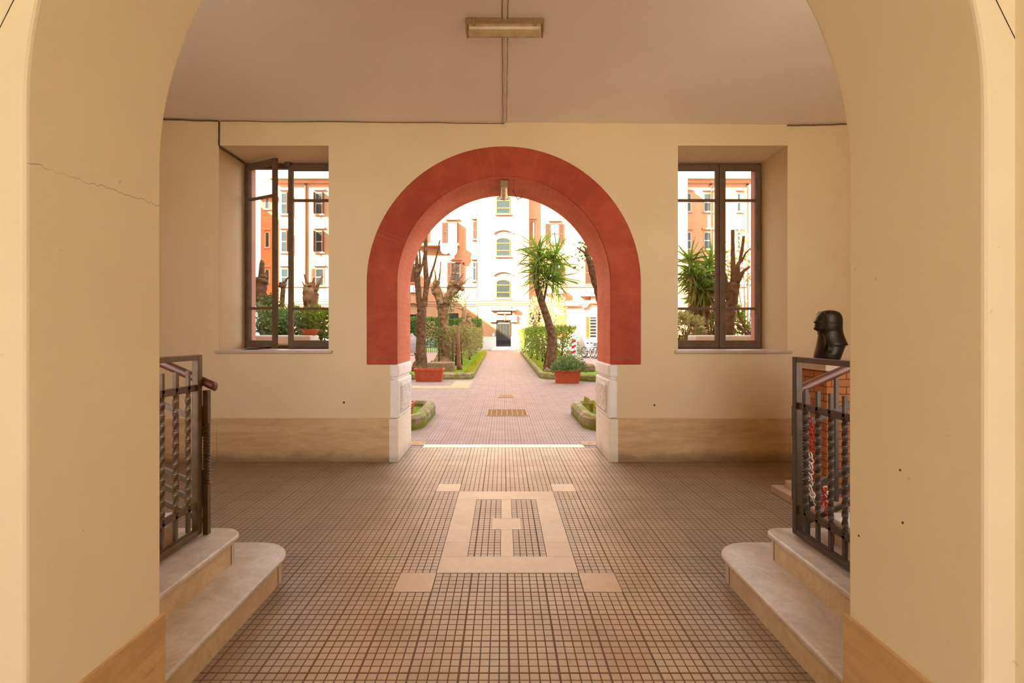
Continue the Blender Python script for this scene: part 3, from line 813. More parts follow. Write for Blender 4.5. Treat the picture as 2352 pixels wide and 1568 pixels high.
# planting beds beside the central path
def kerbed(name, poly, w, h, label, grass_z):
    t = thing(name, label, 'garden bed', (poly[0][0], poly[0][1], 0))
    n = len(poly); cx = sum(p[0] for p in poly)/n; cy = sum(p[1] for p in poly)/n
    inn = []
    for i in range(n):
        a, b, c = Vector(poly[i-1]), Vector(poly[i]), Vector(poly[(i+1) % n])
        d1 = (b-a).normalized(); d2 = (c-b).normalized(); n1 = Vector((-d1.y, d1.x)); n2 = Vector((-d2.y, d2.x))
        if n1.dot(Vector((cx, cy))-b) < 0: n1 = -n1
        if n2.dot(Vector((cx, cy))-b) < 0: n2 = -n2
        m_ = (n1+n2).normalized(); inn.append(b+m_*w/max(.4, m_.dot(n1)))
    vs = []; fs = []
    rings = [(poly, 0), (poly, h*.75), ([Vector(p).lerp(q, .25) for p, q in zip(poly, inn)], h), ([Vector(p).lerp(q, .8) for p, q in zip(poly, inn)], h), (inn, h*.8), (inn, 0)]
    for rg, z in rings: vs += [(p[0], p[1], z) for p in rg]
    for i in range(5):
        for k in range(n): j = (k+1) % n; fs.append((i*n+k, i*n+j, (i+1)*n+j, (i+1)*n+k))
    build('kerb', MB().add(vs, fs), 'kerb', t, bevel=.0)
    build('turf', MB().poly_z([tuple(p) for p in inn], .0, grass_z), 'grass', t)
    return t
lb = [(-1.10, 15.75), (-1.0, 16.1), (-1.24, 36.5), (-3.2, 36.5), (-3.2, 19.5), (-3.7, 18.6), (-3.7, 15.5)]
kerbed('garden_bed', lb, .16, .21, 'mossy kerbed bed on the left of the central path', .19)
rb = [(1.38, 15.85), (1.22, 16.2), (1.28, 36.5), (3.6, 36.5), (3.4, 19.6), (3.6, 17.2), (3.1, 14.75)]
kerbed('garden_bed', rb, .16, .21, 'mossy kerbed bed on the right of the central path', .19)
# grass tufts along the left bed edge
m = MB()
for i in range(4200):
    y = 16.3+20*R.random()**1.5; x = -1.03-.30*R.random()**1.3-(y-16)*.009
    d = Vector((R.uniform(-.3, .7), R.uniform(-.4, .4), 1)); m.blade((x, y, .185), d, R.uniform(.05, .13), .02, .4)
o = build('grass', m, 'leaf_moss', recalc=False); o['kind'] = 'stuff'; tag(o, 'yellow green grass along the edge of the left bed', 'grass')
m = MB()
for i in range(1500):
    y = 16.4+18*R.random()**1.5; x = 1.38+.3*R.random()
    m.blade((x, y, .185), Vector((R.uniform(-.5, .5), R.uniform(-.5, .5), 1)), R.uniform(.05, .10), .016, .3)
o = build('grass', m, 'leaf_moss', recalc=False); o['kind'] = 'stuff'; tag(o, 'yellow green grass at the foot of the right hedge', 'grass')
# lawn strip behind
tag(struct('lawn', MB().box(-22, -2.9, 37.5, 44.0, -.02, .25), 'grass'), 'strip of lawn before the far left hedge', 'lawn')

def hedge(name, label, x0, x1, y0, y1, z0, z1, n, leaf, L, mat_stem='bark', stems=10, bulge=0.0, gap=0.5, tw=60):
    t = thing(name, label, 'hedge', ((x0+x1)/2, (y0+y1)/2, .19))
    m = MB(); areas = [(y1-y0)*(z1-z0), (y1-y0)*(z1-z0), (x1-x0)*(z1-z0)*1.6, (x1-x0)*(y1-y0), (x1-x0)*(y1-y0)*.6]; tot = sum(areas)
    for i in range(n):
        q = R.random()*tot; k = 0
        while q > areas[k]: q -= areas[k]; k += 1
        x, y, z = R.uniform(x0, x1), R.uniform(y0, y1), R.uniform(z0, z1)
        if k in (0, 1, 2) and R.random() < gap*(1-(z-z0)/(z1-z0))**1.2: continue
        dd = abs(R.gauss(0, .07))
        if k == 0: x = x0+dd
        elif k == 1: x = x1-dd
        elif k == 2: y = y0+dd
        elif k == 3: z = z1-dd
        wob = .06*math.sin(y*2.3+z*3)+.05*math.sin(x*5+y*1.1)
        if k in (0, 1): x += wob
        elif k == 2: y += wob
        else: z += wob
        if bulge: x += bulge*max(0, (z-z0)/(z1-z0)-.3)*((x-x0)/(x1-x0))
        m.leaf((x, y, z), (R.uniform(-1, 1), R.uniform(-1, 1), R.uniform(-.6, 1)), L*R.uniform(.7, 1.3), L*.55)
    build('foliage', m, leaf, t, recalc=False)
    for i in range(stems):
        x = R.uniform(x0+.15, x1-.15); y = y0+.15+(y1-y0-.4)*(i/max(1, stems))**1.6
        a = R.uniform(-.25, .25); b = R.uniform(-.2, .2); hz = z1-.35
        build('stem', MB().tube([(x, y, .17), (x+a*.3, y+b*.3, .17+(hz)*.4), (x+a, y+b, hz)], [.05, .035, .02], 6, jit=.1), mat_stem, t, smooth=True)
    m = MB()
    for i in range(tw):
        x, y, z = R.uniform(x0+.05, x1-.05), y0+(y1-y0)*R.random()**1.7, R.uniform(z0, z1-.3); p = Vector((x, y, z))
        d = Vector((R.uniform(-.6, .6), R.uniform(-.6, .6), R.uniform(.1, 1))).normalized()*R.uniform(.3, .7)
        m.tube([p, p+d*.5+Vector((0, 0, .03)), p+d], [.014, .010, .004], 5)
    build('twigs', m, 'bark_pale', t)['kind'] = 'stuff'
    return t
hedge('hedge', 'clipped twiggy hedge left of the central path', -2.65, -1.42, 19.2, 33.5, .45, 1.74, 11000, 'leaf_hedge', .10, stems=12, gap=.72, tw=170)
hedge('hedge', 'clipped hedge with bare stems right of the central path', 1.18, 2.45, 18.2, 34.0, .40, 1.74, 13000, 'leaf_hedge_r', .10, stems=14, gap=.75, bulge=.45, tw=130)
hedge('hedge', 'dense green hedge before the far building on the left', -9.6, -5.4, 40.0, 42.2, .25, 2.75, 7000, 'leaf_dark', .16, stems=2, gap=0, tw=4)
hedge('hedge', 'dark rounded hedge between the thin tree and the far door', -5.1, -1.9, 40.6, 42.4, .25, 2.65, 4200, 'leaf_dark', .16, stems=2, gap=0, tw=4)

# trees -------------------------------------------------------------
def tree(label, stems, mat, loc, knobs=(), leaves=None, name='tree'):
    t = thing(name, label, 'tree', loc)
    for i, (pts, rad) in enumerate(stems):
        fine = []; fr = []
        for a in range(len(pts)-1):
            for b in range(4):
                q = b/4; p = Vector(pts[a]).lerp(Vector(pts[a+1]), q); r = rad[a]+(rad[a+1]-rad[a])*q
                j = r*.12 if 0 < a+b else 0
                fine.append(p+Vector((R.uniform(-j, j), R.uniform(-j, j), 0))); fr.append(r*R.uniform(.94, 1.07))
        fine.append(Vector(pts[-1])); fr.append(rad[-1])
        build('trunk' if i == 0 else 'branch', MB().tube(fine, fr, 12, jit=.05), mat, t, smooth=True)
    for c, r in knobs:
        m = MB().ball(c, r*.8, .14, 14, 10, (1.15, 1, .9))
        for k in range(12):
            d = Vector((R.uniform(-1, 1), R.uniform(-1, 1), R.uniform(-.8, 1))).normalized(); m.ball(Vector(c)+d*r*.72, r*R.uniform(.2, .42), .2, 8, 6)
        for k in range(3):
            d = Vector((R.uniform(-.8, .8), R.uniform(-.8, .8), 1)).normalized(); m.tube([Vector(c)+d*r*.5, Vector(c)+d*r*1.5], [r*.14, r*.05], 5)
        build('knob', m, mat, t, smooth=True)
    if leaves:
        m = MB(); lm, pts, n, spread, L = leaves
        for i in range(n):
            p = Vector(R.choice(pts))+Vector((R.gauss(0, spread), R.gauss(0, spread), R.gauss(0, spread)))
            m.leaf(p, (R.uniform(-1, 1), R.uniform(-1, 1), R.uniform(-.7, .7)), L*R.uniform(.7, 1.3), L*.5)
        build('leaves', m, lm, t, recalc=False)
    return t
def Q(px, py, Y, dy=0): v = P(px, py, Y); v.y += dy; return v
Y1 = 16.9
tree('bare double-stemmed tree behind the empty left planter', [
    ([Q(966, 852, Y1), Q(967, 830, Y1), Q(967, 790, Y1), Q(968, 740, Y1), Q(969, 705, Y1)], [.36, .22, .17, .165, .16]),
    ([Q(967, 715, Y1), Q(962, 680, Y1), Q(959, 640, Y1), Q(957, 622, Y1)], [.13, .10, .10, .10]),
    ([Q(970, 715, Y1), Q(976, 690, Y1), Q(980, 655, Y1), Q(977, 600, Y1), Q(978, 545, Y1), Q(980, 500, Y1)], [.13, .10, .09, .075, .065, .055]),
    ([Q(959, 640, Y1), Q(950, 618, Y1), Q(943, 590, Y1)], [.085, .055, .035]),
    ([Q(958, 630, Y1), Q(957, 595, Y1), Q(953, 560, Y1)], [.08, .06, .045]),
    ([Q(960, 630, Y1), Q(965, 605, Y1), Q(964, 580, Y1), Q(962, 552, Y1)], [.06, .035, .03, .025]),
    ([Q(961, 630, Y1), Q(971, 605, Y1), Q(977, 570, Y1), Q(980, 548, Y1)], [.06, .04, .03, .02]),
    ([Q(981, 655, Y1), Q(987, 640, Y1), Q(997, 610, Y1), Q(1005, 580, Y1), Q(1010, 552, Y1)], [.09, .05, .035, .03, .022])], 'bark', P(966, 850, Y1))
Y2 = 19.6
tree('knobbly pollarded plane tree at the end of the left hedge', [
    ([Q(1016, 842, Y2), Q(1020, 815, Y2), Q(1020, 775, Y2), Q(1018, 735, Y2), Q(1017, 712, Y2), Q(1018, 695, Y2)], [.50, .28, .20, .19, .21, .26]),
    ([Q(1014, 700, Y2), Q(1008, 680, Y2), Q(1003, 660, Y2), Q(1002, 650, Y2)], [.20, .17, .15, .13]),
    ([Q(1024, 698, Y2), Q(1032, 678, Y2), Q(1036, 658, Y2), Q(1040, 648, Y2)], [.19, .16, .14, .12]),
    ([Q(1034, 680, Y2), Q(1046, 668, Y2), Q(1056, 660, Y2)], [.12, .10, .08]),
    ([Q(1001, 650, Y2), Q(1000, 630, Y2), Q(998, 618, Y2)], [.04, .03, .02]),
    ([Q(1007, 650, Y2), Q(1011, 625, Y2), Q(1012, 600, Y2)], [.045, .03, .02]),
    ([Q(1036, 650, Y2), Q(1039, 625, Y2), Q(1046, 607, Y2)], [.045, .035, .025]),
    ([Q(1042, 650, Y2), Q(1047, 622, Y2), Q(1054, 608, Y2)], [.045, .035, .025]),
    ([Q(1050, 652, Y2), Q(1056, 640, Y2), Q(1065, 628, Y2)], [.04, .03, .02]),
    ([Q(1060, 655, Y2), Q(1075, 640, Y2), Q(1090, 634, Y2)], [.025, .015, .008])], 'bark_pale', P(1016, 842, Y2),
    knobs=[(Q(1002, 650, Y2), .17), (Q(997, 665, Y2), .13), (Q(998, 672, Y2), .12), (Q(1040, 650, Y2), .17), (Q(1054, 658, Y2), .17), (Q(1062, 664, Y2), .10), (Q(1047, 668, Y2), .13), (Q(1058, 650, Y2), .12), (Q(1012, 706, Y2), .18)],
    leaves=('leaf_shrub', [Q(1042, 678, Y2), Q(1038, 690, Y2), Q(1052, 680, Y2), Q(1034, 705, Y2), Q(1032, 720, Y2)], 220, .12, .11))
Y3 = 30.0
tree('thin pale tree with bare twigs beyond the left hedge', [
    ([Q(1064, 800, Y3), Q(1064, 750, Y3), Q(1065, 715, Y3), Q(1066, 700, Y3)], [.16, .13, .12, .13]),
    ([Q(1066, 702, Y3), Q(1060, 690, Y3), Q(1048, 680, Y3)], [.07, .05, .03]),
    ([Q(1066, 702, Y3), Q(1070, 685, Y3), Q(1082, 672, Y3), Q(1085, 665, Y3)], [.07, .05, .025, .015]),
    ([Q(1064, 712, Y3), Q(1054, 708, Y3), Q(1046, 709, Y3)], [.05, .03, .015]),
    ([Q(1067, 700, Y3), Q(1068, 690, Y3), Q(1064, 676, Y3)], [.07, .05, .02])], 'bark_pale', P(1064, 800, Y3), knobs=[(Q(1066, 700, Y3), .16)])
tree('short knob-topped stump beside the thin pale tree', [([Q(1075, 800, 29), Q(1076, 760, 29), Q(1077, 728, 29)], [.2, .17, .14])], 'bark_pale', P(1075, 800, 29), knobs=[(Q(1077, 726, 29), .18)], name='tree_stump')
m = MB().tube([P(1056, 856, 17.3), P(1054.5, 835, 17.3), P(1053, 800, 17.3), P(1052, 748, 17.3)], [.12, .08, .06, .045], 10)
tag(build('garden_post', m, 'stake', smooth=True), 'rusty brown post standing before the left hedge', 'post')
m = MB(); p = P(1015, 853, 16.6)
m.add([], []); m.box(p.x-.52, p.x+.42, 16.5, 17.0, .15, .50)
tag(build('stone_block', m, 'log', bevel=.05, seg=3), 'weathered stone block in the bed behind the left planter', 'stone block')
m = MB().tube([P(1008, 838, 18.9), P(1008, 760, 18.9), P(1007, 705, 18.9), P(1009, 690, 18.9)], .025, 6)
tag(build('garden_pipe', m, 'leaf_dark', smooth=True), 'thin green pipe running up beside the pollarded plane tree', 'pipe')

def yucca(label, stems, heads, loc, n, L, dry=0):
    t = thing('yucca', label, 'yucca', loc)
    for i, (pts, rad) in enumerate(stems):
        build('trunk' if i == 0 else 'branch', MB().tube(pts, rad, 12, jit=.04), 'bark', t, smooth=True)
    for h, dirv in heads:
        m = MB(); md = MB(); h = Vector(h); dv = Vector(dirv).normalized()
        for i in range(n):
            d = Vector((R.gauss(0, 1), R.gauss(0, 1), R.gauss(0, 1))).normalized()
            if d.dot(dv) < -.75: d = -d
            m.blade(h+dv*R.uniform(-.35, .25), d, L*R.uniform(.7, 1.1), .048, R.uniform(.02, .25))
        for i in range(dry):
            d = Vector((R.gauss(0, .5), R.gauss(0, .5), -1)); md.blade(h-dv*R.uniform(.1, .6), d, L*R.uniform(.6, .9), .05, .1)
        build('crown', m, 'leaf_yucca', t, recalc=False)
        if dry: build('dry_skirt', md, 'leaf_yucca_dry', t, recalc=False)
    return t
YY = 16.7
yucca('tall leaning yucca rising from the right bed', [
    ([P(1264, 858, YY), P(1266, 835, YY), P(1269, 800, YY), P(1267, 765, YY), P(1256, 728, YY), P(1243, 690, YY), P(1232, 650, YY), P(1232, 620, YY), P(1235, 585, YY)], [.30, .20, .17, .15, .13, .12, .11, .09, .07]),
    ([P(1247, 700, YY), P(1250, 685, YY), P(1258, 645, YY), P(1268, 605, YY)], [.05, .045, .04, .04])],
    [(P(1236, 582, YY), (-.1, 0, 1)), (P(1274, 588, YY), (.3, 0, 1)), (P(1242, 622, YY), (-.3, -.2, .5)), (P(1264, 640, YY), (.4, -.2, .1))], P(1264, 855, YY), 84, 1.02)
m = MB()
for k in range(4): m.ball(P(1258+8*k, 852-2*(k % 2), YY-.15), .13, .2, 9, 7)
tag(build('root_boulder', m, 'log', smooth=True), 'lumpy stones at the foot of the leaning yucca', 'stones')
# leaning tree at the right jamb
YR = 14.2
tree('leaning pruned tree with a few leaves beside the right jamb', [
    ([Q(1404, 840, YR), Q(1400, 790, YR), Q(1392, 730, YR), Q(1379, 680, YR), Q(1366, 640, YR), Q(1357, 610, YR), Q(1349, 582, YR), Q(1347, 569, YR)], [.22, .18, .16, .13, .12, .10, .075, .065]),
    ([Q(1352, 592, YR), Q(1340, 578, YR), Q(1325, 568, YR)], [.04, .03, .02]),
    ([Q(1366, 640, YR), Q(1357, 620, YR), Q(1352, 602, YR)], [.06, .05, .04]),
    ([Q(1369, 636, YR), Q(1360, 633, YR), Q(1355, 632, YR)], [.04, .035, .03]),
    ([Q(1372, 640, YR), Q(1378, 610, YR), Q(1372, 590, YR)], [.05, .03, .02])], 'bark', Q(1404, 845, YR),
    leaves=('leaf_dark', [Q(1330, 562, YR), Q(1340, 564, YR), Q(1335, 572, YR), Q(1325, 598, YR), Q(1334, 599, YR), Q(1345, 590, YR), Q(1364, 590, YR), Q(1370, 610, YR), Q(1372, 640, YR)], 70, .09, .13))

def bush(label, c, r, n, leaf, L, name='shrub', sq=(1, 1, 1)):
    t = thing(name, label, 'shrub', (c[0], c[1], c[2]-r*sq[2]))
    m = MB()
    for i in range(n):
        d = Vector((R.gauss(0, 1), R.gauss(0, 1), R.gauss(0, 1))).normalized(); rr = r*(.55+.45*R.random()**.5)*(1+.18*math.sin(d.x*5+d.z*4))
        m.leaf(Vector(c)+Vector((d.x*rr*sq[0], d.y*rr*sq[1], d.z*rr*sq[2])), d+Vector((R.uniform(-.8, .8), R.uniform(-.8, .8), R.uniform(-.5, .8))), L*R.uniform(.7, 1.3), L*.5)
    build('foliage', m, leaf, t, recalc=False)
    for k in range(4):
        build('stem', MB().tube([(c[0]+R.uniform(-.1, .1)*r, c[1], c[2]-r*sq[2]), (c[0]+R.uniform(-.4, .4)*r*sq[0], c[1]+R.uniform(-.3, .3)*r, c[2]+r*.3*sq[2])], [.02, .008], 5), 'bark', t)
    return t
bush('pale sunlit shrub behind the leaning yucca', P(1240, 728, 36), 1.0, 900, 'leaf_pale', .2, sq=(1, 1, 1.4))
bush('pale sunlit shrub between the yucca and the far ground-floor door', P(1276, 722, 34), .95, 900, 'leaf_pale', .2, sq=(.9, 1, 1.6))
bush('low twiggy shrub between the right hedge and the parked bicycles', P(1306, 802, 24), .62, 600, 'leaf_shrub', .13, sq=(.9, 1, 1.0))

# planters -----------------------------------------------------------
def planter(label, x, y, L, W, h, ribs=True):
    t = thing('planter_box', label, 'planter', (x, y, 0))
    m = MB(); b = .86; vs = []; fs = []
    prof = [(b, 0), (.97, h*.82), (1.0, h*.82), (1.03, h*.86), (1.03, h), (.93, h), (.90, h*.6)]
    for q, z in prof: vs += [(x-L/2*q, y-W/2*q, z), (x+L/2*q, y-W/2*q, z), (x+L/2*q, y+W/2*q, z), (x-L/2*q, y+W/2*q, z)]
    for i in range(len(prof)-1):
        for k in range(4): j = (k+1) % 4; fs.append((i*4+k, i*4+j, (i+1)*4+j, (i+1)*4+k))
    fs.append((0, 3, 2, 1)); m.add(vs, fs)
    if ribs:
        for i in range(22):
            f = -1+2*(i+.5)/22; x0 = x+L/2*f*.86; x1 = x+L/2*f*.965
            m.bar((x0, y-W/2*.865-.003, .02), (x1, y-W/2*.972-.003, h*.78), .014, .012)
    build('tub', m, 'terracotta', t, bevel=.008)
    build('soil', MB().box(x-L/2*.9, x+L/2*.9, y-W/2*.9, y+W/2*.9, h*.5, h*.62), 'soil', t)
    return t
planter('empty ribbed terracotta planter before the left bed', PX(986, 15.1), 15.12, .90, .40, .40)
tp = planter('terracotta planter holding a bushy plant before the right bed', PX(1303, 14.55), 14.62, .78, .38, .40, ribs=False)
m = MB(); c0 = Vector((PX(1303, 14.55), 14.62, .38))
for i in range(1500):
    d = Vector((R.gauss(0, 1), R.gauss(0, .7), abs(R.gauss(0, .8)))).normalized(); rr = R.random()**.5
    p = c0+Vector((d.x*.58*rr+.06, d.y*.36*rr, d.z*.46*rr-.05*abs(d.x)))
    m.leaf(p, d+Vector((R.uniform(-.7, .7), R.uniform(-.7, .7), R.uniform(-.4, .6))), .085*R.uniform(.6, 1.2), .04)
o = thing('potted_plant', 'bushy grey green plant growing in the right terracotta planter', 'plant', tuple(c0)); build('foliage', m, 'leaf_shrub', o, recalc=False)
for k in range(5): build('stem', MB().tube([c0+Vector((R.uniform(-.2, .2), 0, -.10)), c0+Vector((R.uniform(-.3, .3), R.uniform(-.1, .1), .25))], [.012, .005], 5), 'bark', o)
# second stone hidden partly by the plant
m = MB().box(PX(1345, 16.6), PX(1366, 16.6), 16.4, 16.9, .15, .46); tag(build('stone_block', m, 'log', bevel=.1, seg=3), 'mossy stone block behind the planted right planter', 'stone block')

# small kerbed beds just outside the arch
def corner_bed(s, label):
    r = .35; x0, x1, y0, y1 = 1.26, 2.9, 7.42, 9.3
    pts = [(s*x1, y0)]+[(s*(x0+r-r*math.cos(a)), y0+r-r*math.sin(a)) for a in [PI/2-PI/2*i/8 for i in range(9)]]
    pts += [(s*x0, y1-r)]+[(s*(x0+r-r*math.cos(a)), y1-r+r*math.sin(a)) for a in [PI/2*i/8 for i in range(1, 9)]]+[(s*x1, y1)]
    return kerbed('garden_bed', pts, .19, .22, label, .12)
corner_bed(-1, 'small round-cornered kerb bed just outside the left jamb')
corner_bed(1, 'small round-cornered kerb bed just outside the right jamb')
t = thing('flower_pot', 'small square terracotta pot in the bed outside the left jamb', 'pot', (-1.66, 8.15, .12))
m = MB(); x, y = -1.66, 8.15; vs = []; fs = []
for q, z in ((.10, .12), (.14, .30), (.15, .30), (.15, .34), (.13, .34), (.12, .26)): vs += [(x-q, y-q, z), (x+q, y-q, z), (x+q, y+q, z), (x-q, y+q, z)]
for i in range(5):
    for k in range(4): j = (k+1) % 4; fs.append((i*4+k, i*4+j, (i+1)*4+j, (i+1)*4+k))
fs.append((0, 3, 2, 1)); m.add(vs, fs); build('tub', m, 'terracotta', t); build('soil', MB().box(x-.118, x+.118, y-.118, y+.118, .28, .315), 'soil', t)
o = thing('potted_plant', 'small needle-leaved plant in the pot outside the left jamb', 'plant', (x, y, .315)); m = MB()
for i in range(160): m.blade((x+R.gauss(0, .03), y+R.gauss(0, .03), .31+R.random()*.10), (R.gauss(0, .45), R.gauss(0, .45), 1), R.uniform(.07, .15), .012, .1)
build('foliage', m, 'leaf_dark', o, recalc=False)
o = thing('bedding_plant', 'yellow green broad-leaved plant in the bed outside the right jamb', 'plant', (1.62, 8.3, .12)); m = MB()
for i in range(38): m.leaf((1.66+R.uniform(-.2, .25), 8.35+R.uniform(-.35, .35), .14+R.random()*.10), (R.gauss(0, 1), R.gauss(0, 1), .6), .17, .13)
build('leaves', m, 'leaf_yellow', o, recalc=False)

# garden walls seen through the passage windows, with their plants
for s, lab in ((-1, 'salmon garden wall with stone coping outside the left window'), (1, 'salmon garden wall with stone coping outside the right window')):
    t = thing('garden_wall', lab, 'wall', (s*5.0, 9.6, 0))
    a, b = sorted((s*3.8, s*7.6))
    build('wall_body', MB().box(a, b, 9.5, 9.8, 0, 1.28), 'salmon', t); build('coping', MB().box(a-.04, b+.04, 9.42, 9.88, 1.28, 1.46), 'grey_stone', t, bevel=.03)
    struct('ground_raised_bed', MB().box(a, b, 9.9, 15.2, 0, 1.2), 'soil')
o = thing('bowl_planter', 'shallow terracotta bowl standing on the coping outside the left window', 'pot', tuple(P(713, 765, 9.65)))
c = P(713, 765, 9.65); m = MB().lathe([(.09, .0), (.11, .02), (.17, .10), (.18, .12), (.165, .12), (.10, .05)], (c.x, c.y, 1.46), 20); build('bowl', m, 'terracotta', o, smooth=True)
for px, py, Y, r, lf, sq, lab in (
    (605, 745, 11.5, .55, 'leaf_shrub', (1, 1, .8), 'leafy shrub at the left edge of the left window view'),
    (652, 748, 11.8, .50, 'leaf_shrub', (1, 1, .8), 'leafy shrub seen in the gap between the left window sashes'),
    (690, 742, 12.6, .55, 'leaf_hedge_r', (1.2, 1, .75), 'bright green shrub behind the terracotta bowl'),
    (738, 745, 12.2, .45, 'leaf_hedge_r', (1, 1, .9), 'yellow green shrub at the right edge of the left window view'),
    (1575, 752, 11.6, .42, 'leaf_pale', (1, 1, .7), 'pale tufted shrub at the foot of the bushy yucca'),
    (1640, 715, 13.2, .62, 'leaf_hedge_r', (.7, 1, 1.3), 'green shrub right of the bushy yucca'),
    (1712, 690, 15.0, 1.0, 'leaf_pale', (.8, 1, 1.9), 'tall pale shrub behind the forked tree in the right window'),
    (1672, 735, 14.0, .5, 'leaf_hedge_r', (1, 1, 1.0), 'green shrub behind the forked tree trunk')):
    c = P(px, py, Y); bush(lab, (c.x, c.y, max(c.z, 1.2+r*sq[2]*.8)), r, 900, lf, .13, sq=sq)
YL = 12.4
tree('ivy-covered pollard at the left edge of the left window', [
    ([Q(618, 794, YL), Q(614, 740, YL), Q(607, 710, YL), Q(600, 690, YL), Q(598, 665, YL), Q(600, 640, YL)], [.20, .17, .16, .16, .14, .15]),
    ([Q(606, 706, YL), Q(618, 695, YL), Q(628, 685, YL)], [.14, .11, .08]),
    ([Q(598, 635, YL), Q(599, 610, YL), Q(601, 597, YL)], [.05, .04, .03]), ([Q(602, 635, YL), Q(604, 615, YL), Q(604, 600, YL)], [.05, .04, .03])], 'bark', Q(618, 794, YL),
    knobs=[(Q(604, 636, YL), .13), (Q(606, 648, YL), .12), (Q(598, 652, YL), .12), (Q(605, 660, YL), .09), (Q(626, 686, YL), .11), (Q(621, 690, YL), .10)],
    leaves=('leaf_dark', [Q(622, 690, YL-.1), Q(620, 710, YL-.1), Q(622, 725, YL-.1), Q(616, 740, YL-.1), Q(624, 700, YL-.1)], 260, .12, .12))
YM = 13.4
tree('knob-headed pollard in the right half of the left window', [
    ([Q(722, 792, YM), Q(719, 745, YM), Q(716, 715, YM), Q(714, 690, YM), Q(713, 665, YM)], [.16, .15, .17, .20, .19]),
    ([Q(708, 660, YM), Q(703, 640, YM), Q(699, 630, YM)], [.05, .035, .02]), ([Q(716, 660, YM), Q(720, 645, YM), Q(722, 637, YM)], [.05, .03, .02]),
    ([Q(724, 665, YM), Q(733, 650, YM), Q(742, 632, YM)], [.06, .04, .02]), ([Q(706, 668, YM), Q(698, 655, YM), Q(694, 646, YM)], [.03, .02, .01])], 'bark_pale', Q(722, 792, YM),
    knobs=[(Q(707, 661, YM), .13), (Q(721, 664, YM), .14), (Q(706, 676, YM), .13), (Q(723, 682, YM), .11), (Q(705, 698, YM), .10), (Q(714, 657, YM), .12)])
tree('small knobbly branch tree between the sashes of the left window', [([Q(648, 789, 15), Q(648, 700, 15), Q(650, 655, 15)], [.08, .07, .07]), ([Q(650, 655, 15), Q(656, 645, 15), Q(662, 636, 15)], [.05, .035, .02])], 'bark', Q(648, 789, 15), knobs=[(Q(649, 655, 15), .12)])
YC = 12.2
yucca('bushy many-headed yucca in the left half of the right window', [
    ([P(1628, 794, YC), P(1620, 750, YC), P(1612, 715, YC), P(1605, 685, YC)], [.10, .09, .09, .08]), ([P(1618, 740, YC), P(1626, 700, YC), P(1632, 660, YC)], [.07, .06, .06])],
    [(P(1588, 612, YC), (-.2, 0, 1)), (P(1630, 618, YC), (.2, 0, 1)), (P(1600, 650, YC), (-.2, -.3, .5)), (P(1640, 655, YC), (.3, 0, .5)), (P(1612, 672, YC), (0, -.3, .2))], P(1628, 794, YC), 95, .66, dry=40)
YT = 10.8
tree('forked reddish tree in the right half of the right window', [
    ([Q(1672, 798, YT), Q(1674, 760, YT), Q(1678, 710, YT), Q(1682, 680, YT), Q(1688, 650, YT)], [.12, .11, .11, .12, .12]),
    ([Q(1686, 655, YT), Q(1685, 625, YT), Q(1684, 600, YT), Q(1683, 570, YT), Q(1683, 528, YT)], [.09, .06, .05, .042, .04]),
    ([Q(1690, 650, YT), Q(1692, 625, YT), Q(1693, 607, YT)], [.08, .07, .06]),
    ([Q(1693, 612, YT), Q(1700, 600, YT), Q(1704, 575, YT), Q(1708, 542, YT)], [.05, .04, .035, .03]),
    ([Q(1690, 655, YT), Q(1700, 635, YT), Q(1708, 622, YT), Q(1722, 612, YT)], [.07, .05, .035, .025]),
    ([Q(1704, 600, YT), Q(1712, 582, YT), Q(1724, 570, YT)], [.025, .018, .012]),
    ([Q(1676, 690, YT), Q(1668, 660, YT), Q(1664, 630, YT)], [.07, .06, .05])], 'bark', Q(1672, 798, YT))
m = MB().tube([P(1690, 700, 9.9), P(1700, 730, 9.9), P(1712, 755, 9.9), P(1724, 765, 9.9), P(1734, 800, 10.1)], .022, 6); m.tube([P(1693, 745, 9.9), P(1704, 757, 9.9), P(1720, 770, 9.9), P(1730, 800, 10.1)], .03, 6)
tag(build('bare_branch', m, 'bark', smooth=True), 'bare curved branches low in the right window behind the coping', 'branch')

# bicycles, covered scooters, striped barrier -------------------------
def bicycle(label, col, loc, rz, proto=None):
    if proto is None:
        t = thing('bicycle', label, 'bicycle', (0, 0, 0), 'bicycles parked behind the right hedge')
        for xw in (-.53, .53):
            w = build('wheel', MB().torus((xw, 0, .34), .32, .022, (0, 1, 0), 28, 6), 'black', t, smooth=True)
            m = MB()
            for k in range(10): a = PI*k/10; m.tube([(xw+.31*math.cos(a), 0, .34+.31*math.sin(a)), (xw-.31*math.cos(a), 0, .34-.31*math.sin(a))], .004, 4)
            m.torus((xw, 0, .34), .295, .012, (0, 1, 0), 28, 6)
            build('spokes', m, 'bike_metal', w)
        m = MB()
        for a, b in (((-.53, 0, .34), (-.08, 0, .30)), ((-.08, 0, .30), (-.20, 0, .85)), ((-.53, 0, .34), (-.17, 0, .72)), ((-.08, 0, .30), (.36, 0, .72)), ((-.17, 0, .74), (.35, 0, .80)), ((.34, 0, .92), (.53, 0, .34))):
            m.tube([a, b], .022, 8)
        build('frame', m, col, t, smooth=True)
        build('handlebar', MB().tube([(.22, -.28, .98), (.33, -.2, 1.0), (.33, 0, .96), (.33, .2, 1.0), (.22, .28, .98)], .016, 8), 'bike_metal', t, smooth=True)
        build('saddle', MB().ball((-.22, 0, .90), .11, 0, 10, 6, (1.2, .6, .4)), 'black', t, smooth=True)
        build('basket', MB().lathe([(.12, 0), (.17, .22), (.16, .22), (.11, .02)], (.55, 0, .72), 12), 'bike_metal', t)
    else: t = copy_tree(proto)
    t['label'] = label; t.location = loc; t.rotation_euler = (0, .0, rz); return t
